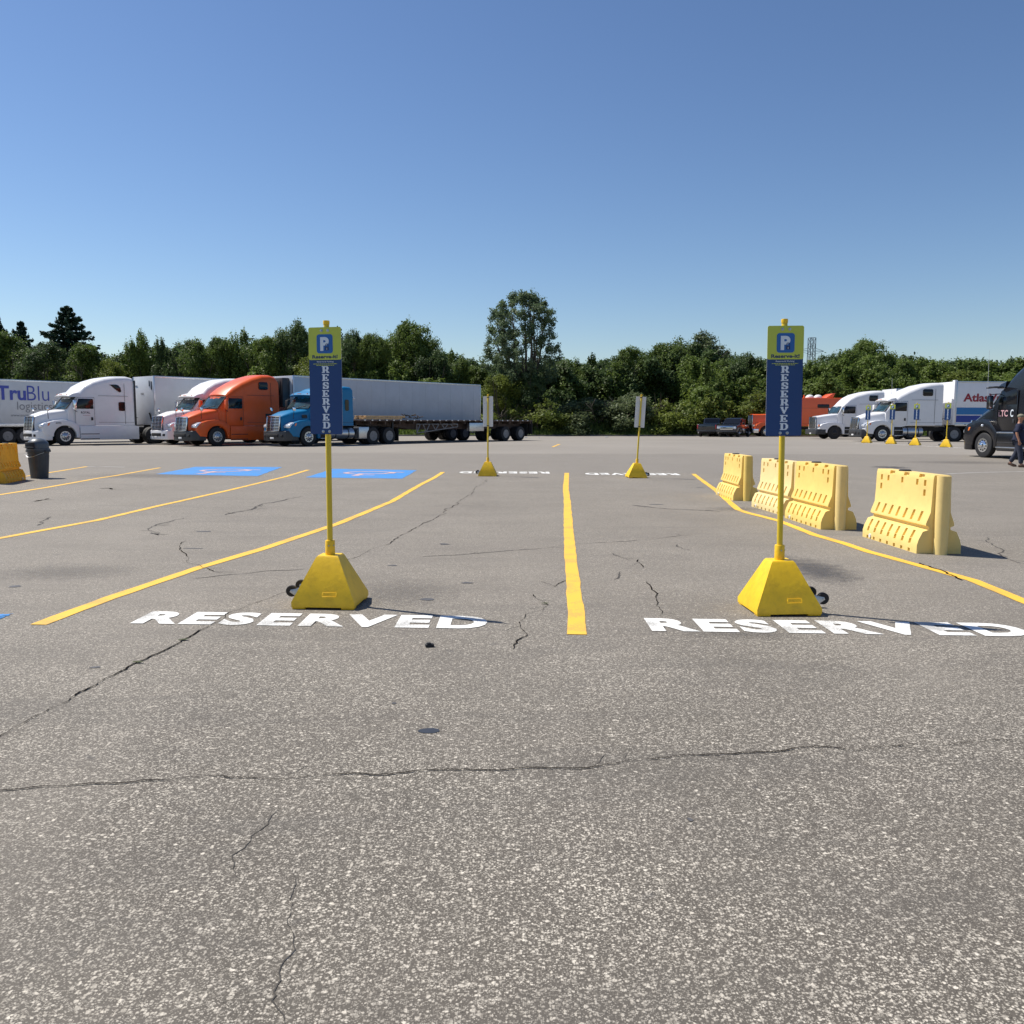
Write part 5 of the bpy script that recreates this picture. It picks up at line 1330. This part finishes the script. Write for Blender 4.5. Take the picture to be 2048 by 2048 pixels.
def crown_points(kind, H, W, n, rn):
    """clumped leaf centres and outward normals for a tree H tall, W wide, base at z=0"""
    pts = []; nrm = []
    if kind in ('bushy', 'shrub', 'spiky', 'round'):
        nl = {'bushy': 26, 'shrub': 16, 'spiky': 24, 'round': 30}[kind]
        zb = {'bushy': .06, 'shrub': .0, 'spiky': .05, 'round': .22}[kind]
        lobes = []
        for i in range(nl):
            t = rn.uniform(0, 1) ** .8; a = rn.uniform(0, 2 * np.pi)
            z = (zb + (1 - zb) * t) * H
            if kind == 'spiky': rmax = W / 2 * (1 - t) ** .38 * .95 + .15
            elif kind == 'round': rmax = W / 2 * np.sqrt(max(0, 1 - (2 * t - 1) ** 2)) * .9
            else: rmax = W / 2 * (np.sqrt(max(0, 1 - (max(0, t - .35) / .65) ** 2)) * .9)
            r = rmax * rn.uniform(.35, 1) ; lr = W * rn.uniform(.11, .20) * (.75 if t > .8 else 1)
            lobes.append((np.array([r * np.cos(a), r * np.sin(a), min(z, H - lr * .6)]), lr))
        per = n // nl
        for c_, lr in lobes:
            nc = 22; d = rn.normal(0, 1, (nc, 3)); d[:, 2] = d[:, 2] * .8 + .25; d /= np.linalg.norm(d, axis=1)[:, None]
            cc = c_ + d * lr * rn.uniform(.55, 1.12, (nc, 1)) * (np.array([1, 1, 1.0]) if kind != 'spiky' else np.array([.8, .8, 1.5]))
            k_ = per // nc; sg = lr * (.22 if kind != 'spiky' else .16)
            P_ = np.repeat(cc, k_, 0) + rn.normal(0, sg, (nc * k_, 3)) * (np.array([1, 1, .8]) if kind != 'spiky' else np.array([.7, .7, 1.9]))
            pts.append(P_); nrm.append(np.repeat(d, k_, 0) * .8 + np.array([0, 0, .5]))
    elif kind == 'pine':
        z = .16 * H; lvl = 0
        while z < H * .985:
            t = z / H; L_ = W / 2 * ((1 - t) ** .62) * np.interp(t, [.16, .3], [.85, 1]) * rn.uniform(.8, 1.12) + .12
            nb = 9 if t < .8 else 6
            for b_ in range(nb):
                a = b_ * 2 * np.pi / nb + lvl * 1.1 + rn.uniform(-.3, .3); Lb = L_ * rn.uniform(.62, 1.12)
                m_ = int(n / 150 * (.3 + Lb / (W / 2))); s_ = rn.uniform(.12, 1, m_) ** .75
                side = rn.normal(0, .10, m_) * Lb * (1 - s_ * .5); 
                x = Lb * s_; zz = z + .20 * Lb * s_ ** 2 - .07 * Lb * s_ + rn.normal(0, .10, m_) + np.abs(rn.normal(0, .08, m_))
                P_ = np.stack([x * np.cos(a) - side * np.sin(a), x * np.sin(a) + side * np.cos(a), zz], 1)
                pts.append(P_); nrm.append(np.tile([0, 0, 1.0], (m_, 1)))
            z += H * .038 * rn.uniform(.8, 1.25); lvl += 1
        pts.append(np.stack([rn.normal(0, .1, 150), rn.normal(0, .1, 150), rn.uniform(.93, 1.0, 150) * H], 1)); nrm.append(np.tile([0, 0, 1.0], (150, 1)))
    elif kind == 'cotton':
        nl = 300
        for i in range(nl):
            t = rn.uniform(0, 1); a = rn.uniform(0, 2 * np.pi)
            prof_ = np.interp(t, [0, .12, .3, .55, .8, .93, 1], [.42, .80, 1.0, .92, .80, .55, .2])
            r = W / 2 * prof_ * rn.uniform(.15, 1) ** .42; z = H * (.28 + .70 * t)
            lr = W * rn.uniform(.035, .065); c_ = np.array([r * np.cos(a), r * np.sin(a), z])
            nc = 9; d = rn.normal(0, 1, (nc, 3)); d /= np.linalg.norm(d, axis=1)[:, None]
            cc = c_ + d * lr * rn.uniform(.3, 1.1, (nc, 1)); k_ = n // nl // nc
            pts.append(np.repeat(cc, k_, 0) + rn.normal(0, lr * .26, (nc * k_, 3)) * np.array([1, 1, 1.3])); nrm.append(np.repeat(d, k_, 0) + np.array([0, 0, .4]))
    return np.concatenate(pts), np.concatenate(nrm)
def limb_mesh(kind, H, W, seed):
    rn = random.Random(seed); g = G()
    r0 = H * .022
    if kind == 'pine':
        g.tube((0, 0, -.3), (0, 0, H * .97), r0, .03, n=10)
        for i in range(40):
            z = H * (.16 + .02 * i); L_ = W / 2 * max(.05, (1 - z / H)) ** .72 * .8; a = i * 2.4; g.tube((0, 0, z), (L_ * math.cos(a), L_ * math.sin(a), z + .1 * L_), .05, .015, n=5)
        return g
    top = H * (.35 if kind != 'cotton' else .30)
    bend = Vector((rn.uniform(-.1, .1), 0, 0)) * W
    g.tube((0, 0, -.3), (bend.x * .5, 0, top * .5), r0 * 1.25, r0, n=10); g.tube((bend.x * .5, 0, top * .5), (bend.x, 0, top), r0, r0 * .8, n=10)
    nb = 20 if kind == 'cotton' else 7
    for i in range(nb):
        a = i * 2 * math.pi / nb + rn.uniform(-.4, .4); rr_ = W / 2 * rn.uniform(.2, .85); z2 = H * rn.uniform(.55, .95)
        st_ = Vector((bend.x, 0, top * rn.uniform(.7, 1))); en = Vector((rr_ * math.cos(a), rr_ * math.sin(a), z2)); mid = st_.lerp(en, .45) + Vector((math.cos(a), math.sin(a), 0)) * W * .07
        g.tube(st_, mid, r0 * .5, r0 * .32, n=7); g.tube(mid, en, r0 * .32, .02, n=6)
        for k_ in range(4):
            p0 = mid.lerp(en, rn.uniform(0, .8)); d = Vector((rn.uniform(-1, 1), rn.uniform(-1, 1), rn.uniform(.2, 1.2))).normalized() * W * .2; g.tube(p0, p0 + d, r0 * .14, .012, n=5)
    return g
PROTO = {}
def proto(key, kind, H, W, n, leaf, mt, seed):
    rn = np.random.default_rng(seed); C, N = crown_points(kind, H, W, n, rn); C[:, 2] = np.maximum(C[:, 2], .05)
    cm = quads_mesh('crown', leaf_quads(C, N, leaf, rn), M[mt])
    g = limb_mesh(kind, H, W, seed); tm = bpy.data.meshes.new('trunk'); g.bm.to_mesh(tm); g.bm.free(); tm.materials.append(M['bark'])
    PROTO[key] = (cm, tm, H, W, (C, N, leaf, kind))
proto('bushyA', 'bushy', 10, 8, 21000, .24, 'leaf', 11)
proto('bushyB', 'bushy', 10, 8, 21000, .24, 'leaf2', 12)
proto('bushyC', 'bushy', 10, 8, 21000, .24, 'leafdark', 13)
proto('spikyA', 'spiky', 10, 6, 18000, .22, 'leaf', 14)
proto('spikyB', 'spiky', 10, 6, 18000, .22, 'leafdark', 15)
proto('roundA', 'round', 10, 8, 22000, .23, 'leaf', 16)
proto('grey', 'bushy', 10, 8, 19000, .22, 'leafgrey', 20)
proto('pine', 'pine', 14, 9, 30000, .34, 'needle', 17)
proto('cotton', 'cotton', 17, 9.2, 46000, .22, 'leafgrey', 18)
PROTO['cotton'][0].materials.clear(); M['leafcotton'] = leafmat('cottonwood_leaves', (.04, .07, .035), (.13, .18, .09)); PROTO['cotton'][0].materials.append(M['leafcotton'])
proto('shrub', 'shrub', 3, 4, 8000, .16, 'leaf2', 19)
proto('shrubgrey', 'shrub', 3, 4, 8000, .15, 'leafgrey', 21)
def tree(name, key, pxx, Y, ytop, wpx, label, cat='tree', group='trees beyond the kerb', sink=0):
    """crown reaching photo row ytop at column pxx, wpx photo pixels wide"""
    cm, tm, H, W, _ = PROTO[key]
    p_ = at(pxx, Y); hz = HZ + ROLL * (pxx - 1024)
    ht = ((hz - ytop) * Y / F + CAMH - p_.z - .1) * .965; wd = wpx * Y / F * (1.15 if key != 'cotton' else 1)
    t = thing(name, label, cat, (p_.x, p_.y, p_.z + .1), random.uniform(0, 6.28), group)
    s = (wd / W, wd / W, ht / H)
    for nm, me in (('crown', cm), ('trunk', tm)):
        o = bpy.data.objects.new(nm, me); COL.objects.link(o); o.parent = t; o.scale = s
    return t
random.seed(21)
TG = 'trees along the wood behind the car park'
T = [
 ('pine_tree', 'pine', 148, 108, 610, 175, 'tall dark pine with drooping tiers behind the white trailer top'),
 ('pine_tree', 'pine', 2, 104, 618, 140, 'tall pine cut by the left edge of the photo'),
 ('pine_tree', 'pine', 56, 109, 640, 100, 'smaller narrow pine between the two taller pines'),
 ('leafy_tree', 'bushyA', 20, 97, 668, 105, 'bushy green tree in front of the leftmost pine'),
 ('leafy_tree', 'bushyC', 100, 96, 690, 110, 'dark bushy tree under the tall pine, left side'),
 ('leafy_tree', 'bushyA', 178, 96, 690, 110, 'bushy green tree under the tall pine, right side'),
 ('leafy_tree', 'bushyB', 235, 95, 722, 70, 'low light green tree above the white cab roof'),
 ('slender_tree', 'spikyA', 288, 97, 670, 78, 'pale green pointed tree above the white trailer'),
 ('leafy_tree', 'spikyB', 342, 96, 684, 76, 'dark tree rising above the middle of the white trailer'),
 ('leafy_tree', 'bushyA', 395, 96, 682, 90, 'green tree behind the white truck roof'),
 ('leafy_tree', 'roundA', 440, 97, 679, 76, 'rounded tree behind the white cab roof, left of a taller pointed one'),
 ('slender_tree', 'spikyA', 484, 97, 668, 80, 'taller pointed tree behind the orange-red truck roof'),
 ('leafy_tree', 'bushyA', 540, 96, 676, 90, 'green tree behind the orange-red sleeper'),
 ('leafy_tree', 'bushyC', 592, 98, 650, 92, 'dark upright tree just left of the left RESERVED sign'),
 ('leafy_tree', 'bushyB', 640, 95, 716, 110, 'light green tree behind the left RESERVED sign'),
 ('leafy_tree', 'bushyC', 706, 98, 668, 84, 'dark bushy tree just right of the left RESERVED sign'),
 ('leafy_tree', 'roundA', 750, 98, 672, 76, 'green tree close left of the taller round-topped tree'),
 ('leafy_tree', 'roundA', 817, 100, 647, 104, 'round-topped green tree above the grey trailer'),
 ('leafy_tree', 'bushyC', 868, 97, 706, 90, 'dark tree right of the round-topped tree'),
 ('leafy_tree', 'spikyA', 912, 97, 708, 62, 'small pointed tree in the dip left of the cottonwood'),
 ('leafy_tree', 'bushyA', 950, 99, 734, 80, 'low green tree at the foot of the cottonwood, left side'),
 ('cottonwood_tree', 'cotton', 1043, 96, 582, 158, 'tallest open-crowned cottonwood standing alone above the wood'),
 ('leafy_tree', 'bushyB', 1000, 93, 752, 90, 'light green bushy tree below the cottonwood crown'),
 ('leafy_tree', 'bushyC', 1060, 94, 745, 90, 'dark tree in the shade under the cottonwood'),
 ('leafy_tree', 'bushyA', 1125, 105, 722, 80, 'green tree right beside the cottonwood'),
 ('slender_tree', 'spikyA', 1170, 106, 716, 90, 'pointed green tree right of the cottonwood'),
 ('slender_tree', 'spikyB', 1212, 106, 720, 80, 'dark pointed tree left of the far white-backed sign'),
 ('leafy_tree', 'bushyA', 1256, 105, 696, 76, 'green tree behind the far right white-backed sign'),
 ('leafy_tree', 'roundA', 1330, 106, 690, 110, 'green tree left of the broad crown'),
 ('leafy_tree', 'grey', 1390, 108, 668, 140, 'broad-crowned pale tree left of the right RESERVED sign'),
 ('leafy_tree', 'bushyC', 1480, 98, 712, 100, 'dark tree just left of the right RESERVED sign'),
 ('leafy_tree', 'roundA', 1716, 104, 683, 100, 'round tree standing out above the wood right of the pylon'),
 ('leafy_tree', 'bushyB', 1910, 96, 742, 120, 'yellowish green tree above the striped moving trailer'),
]
for nm, key, a, Y, yt, wv, lab in T: tree(nm, key, a, Y, yt, wv, lab, group=TG)
SH = [('shrub', 1010, 90.5, 812, 105, 'dark green shrub by the kerb behind the flatbed tail'),
      ('shrub', 1075, 91, 800, 120, 'round green shrub right of the flatbed tail'),
      ('shrubgrey', 1180, 92.5, 800, 130, 'grey-green shrub in the clearing, left of the far right sign'),
      ('shrubgrey', 1265, 92.5, 790, 130, 'grey-green shrub behind the far right sign'),
      ('shrub', 1350, 92, 800, 110, 'green shrub behind the dark grey pickup'),
      ('shrub', 1412, 92, 770, 110, 'tall green shrub behind the pickups'),
      ('shrub', 1500, 92, 780, 120, 'green shrub behind the chrome-fronted pickup')]
for key, a, Y, yt, wv, lab in SH: tree('shrub', key, a, Y, yt, wv, lab, 'shrub', 'shrubs at the edge of the wood')
# bare dead sapling in the clearing
g = G(); rnd = random.Random(8)
for i in range(9):
    a = Vector((rnd.uniform(-.3, .3), 0, 0)); b_ = a + Vector((rnd.uniform(-.9, .9), rnd.uniform(-.4, .4), rnd.uniform(3, 4.6))); g.tube(a, b_, .03, .01, n=4)
    for k_ in range(5):
        q = a.lerp(b_, rnd.uniform(.3, .95)); g.tube(q, q + Vector((rnd.uniform(-.5, .5), rnd.uniform(-.3, .3), rnd.uniform(.2, .9))), .012, .005, n=4)
o = g.out('dead_sapling', M['twig']); o.location = at(1318, 91.3); tag(o, 'leafless brown sapling at the edge of the clearing', 'sapling')

# the wood itself, far-off and unbroken
SKY = [(-200, 660), (0, 690), (120, 700), (217, 716), (300, 700), (340, 696), (435, 690), (540, 684), (600, 676), (700, 680), (770, 686), (860, 700), (920, 722), (960, 736), (1000, 732), (1100, 726), (1220, 722), (1310, 706), (1380, 690), (1460, 722), (1540, 724), (1615, 728), (1655, 716), (1700, 710), (1765, 722), (1830, 728), (1920, 728), (2000, 726), (2060, 716), (2250, 700)]
def mass(name, rows, m, seed, leaf, per, keys, kind='stuff'):
    rn = np.random.default_rng(seed); VV = []
    for (Y, dy, wpx, stepx, x0, x1, sc) in rows:
        x = x0
        while x < x1:
            yt = np.interp(x, [a for a, _ in SKY], [b_ for _, b_ in SKY]) + dy + rn.uniform(-9, 9)
            key = keys[rn.integers(len(keys))]; C, N, lf, kd = PROTO[key][4]; H, W = PROTO[key][2:4]
            YY = Y + rn.uniform(-2, 2); p_ = at(x, YY); hz = HZ + ROLL * (x - 1024)
            ht = max(1.0, (hz - yt) * YY / F + 1.15); wd = wpx * YY / F * rn.uniform(.85, 1.2)
            idx = rn.choice(len(C), min(per, len(C)), replace=False); c_ = C[idx] * np.array([wd / W, wd / W, ht / H])
            a = rn.uniform(0, 6.28); R_ = np.array([[np.cos(a), -np.sin(a), 0], [np.sin(a), np.cos(a), 0], [0, 0, 1]])
            c_ = c_ @ R_.T + np.array([p_.x, p_.y, p_.z + .1]); VV.append(leaf_quads(c_, N[idx] @ R_.T, leaf, rn)); x += stepx * rn.uniform(.8, 1.2)
    me = quads_mesh(name, np.concatenate(VV), M[m]); o = bpy.data.objects.new(name, me); COL.objects.link(o); return o
W1 = mass('woodland', [(112, 4, 120, 30, -200, 2250, 1), (104, 14, 90, 40, -200, 2250, 1)], 'leafdark', 31, .34, 5200, ['bushyA', 'spikyA', 'bushyC', 'roundA', 'bushyB'])
tag(W1, 'dark green wood forming the skyline behind everything', 'wood', kind='stuff')
W2 = mass('woodland_edge', [(98.5, 30, 80, 42, -200, 930, 1), (95, 62, 80, 48, -200, 930, 1), (99, 8, 85, 32, 1440, 2250, 1), (95, 34, 80, 36, 1380, 2250, 1), (92.5, 75, 70, 40, 1400, 2250, 1), (105, 26, 80, 40, 1090, 1400, 1)], 'leaf', 32, .27, 6200, ['bushyA', 'bushyB', 'spikyB', 'roundA'])
tag(W2, 'mid green leafy edge of the wood with no single tree standing out', 'wood', kind='stuff')

# rough grass and weeds along the verge
rn = np.random.default_rng(3); n = 90000
X = rn.uniform(-75, 75, n); Y = KY + .3 + rn.gamma(1.6, 2.2, n); Zb = np.array([gz(a, min(b_, 120)) for a, b_ in zip(X, Y)]) + .08
cl = .35 + .65 * (np.sin(X * .7) * np.sin(X * .23 + Y) * .5 + .5); hh = rn.uniform(.3, 1.7, n) * cl * np.clip((Y - KY) / 2.2, .25, 1.5)
a = rn.uniform(0, np.pi, n); wv = rn.uniform(.03, .07, n); lx, ly = rn.normal(0, .15, n), rn.normal(0, .15, n)
b0 = np.stack([X - np.cos(a) * wv, Y - np.sin(a) * wv, Zb], 1); b1 = np.stack([X + np.cos(a) * wv, Y + np.sin(a) * wv, Zb], 1)
t1_ = np.stack([X + lx + np.cos(a) * wv * .6, Y + ly, Zb + hh * .9], 1); t0_ = np.stack([X + lx * 1.3, Y + ly, Zb + hh], 1)
me = quads_mesh('weeds', np.stack([b0, b1, t1_, t0_], 1).reshape(-1, 3), M['leaf']); o = bpy.data.objects.new('weeds', me); COL.objects.link(o)
tag(o, 'tall rough grass and weeds along the verge', 'weeds', kind='stuff')
# grit and litter specks by the kerb
g = G(); rnd = random.Random(2)
for (a, b_, s) in ((1052, 875.5, .14), (1078, 876, .1), (1213, 874.6, .16)):
    q = ground(a, b_); o = G().box(-s, s, -s * .5, s * .5, 0, s * .4, s * .1).out('litter', M['signback']); o.location = q
    tag(o, 'scrap of pale litter by the kerb %s' % ('near the flatbed tail' if a < 1060 else 'left of the clearing shrubs' if a < 1100 else 'below the clearing shrubs'), 'litter')
g.bm.free()
bpy.context.view_layer.update()
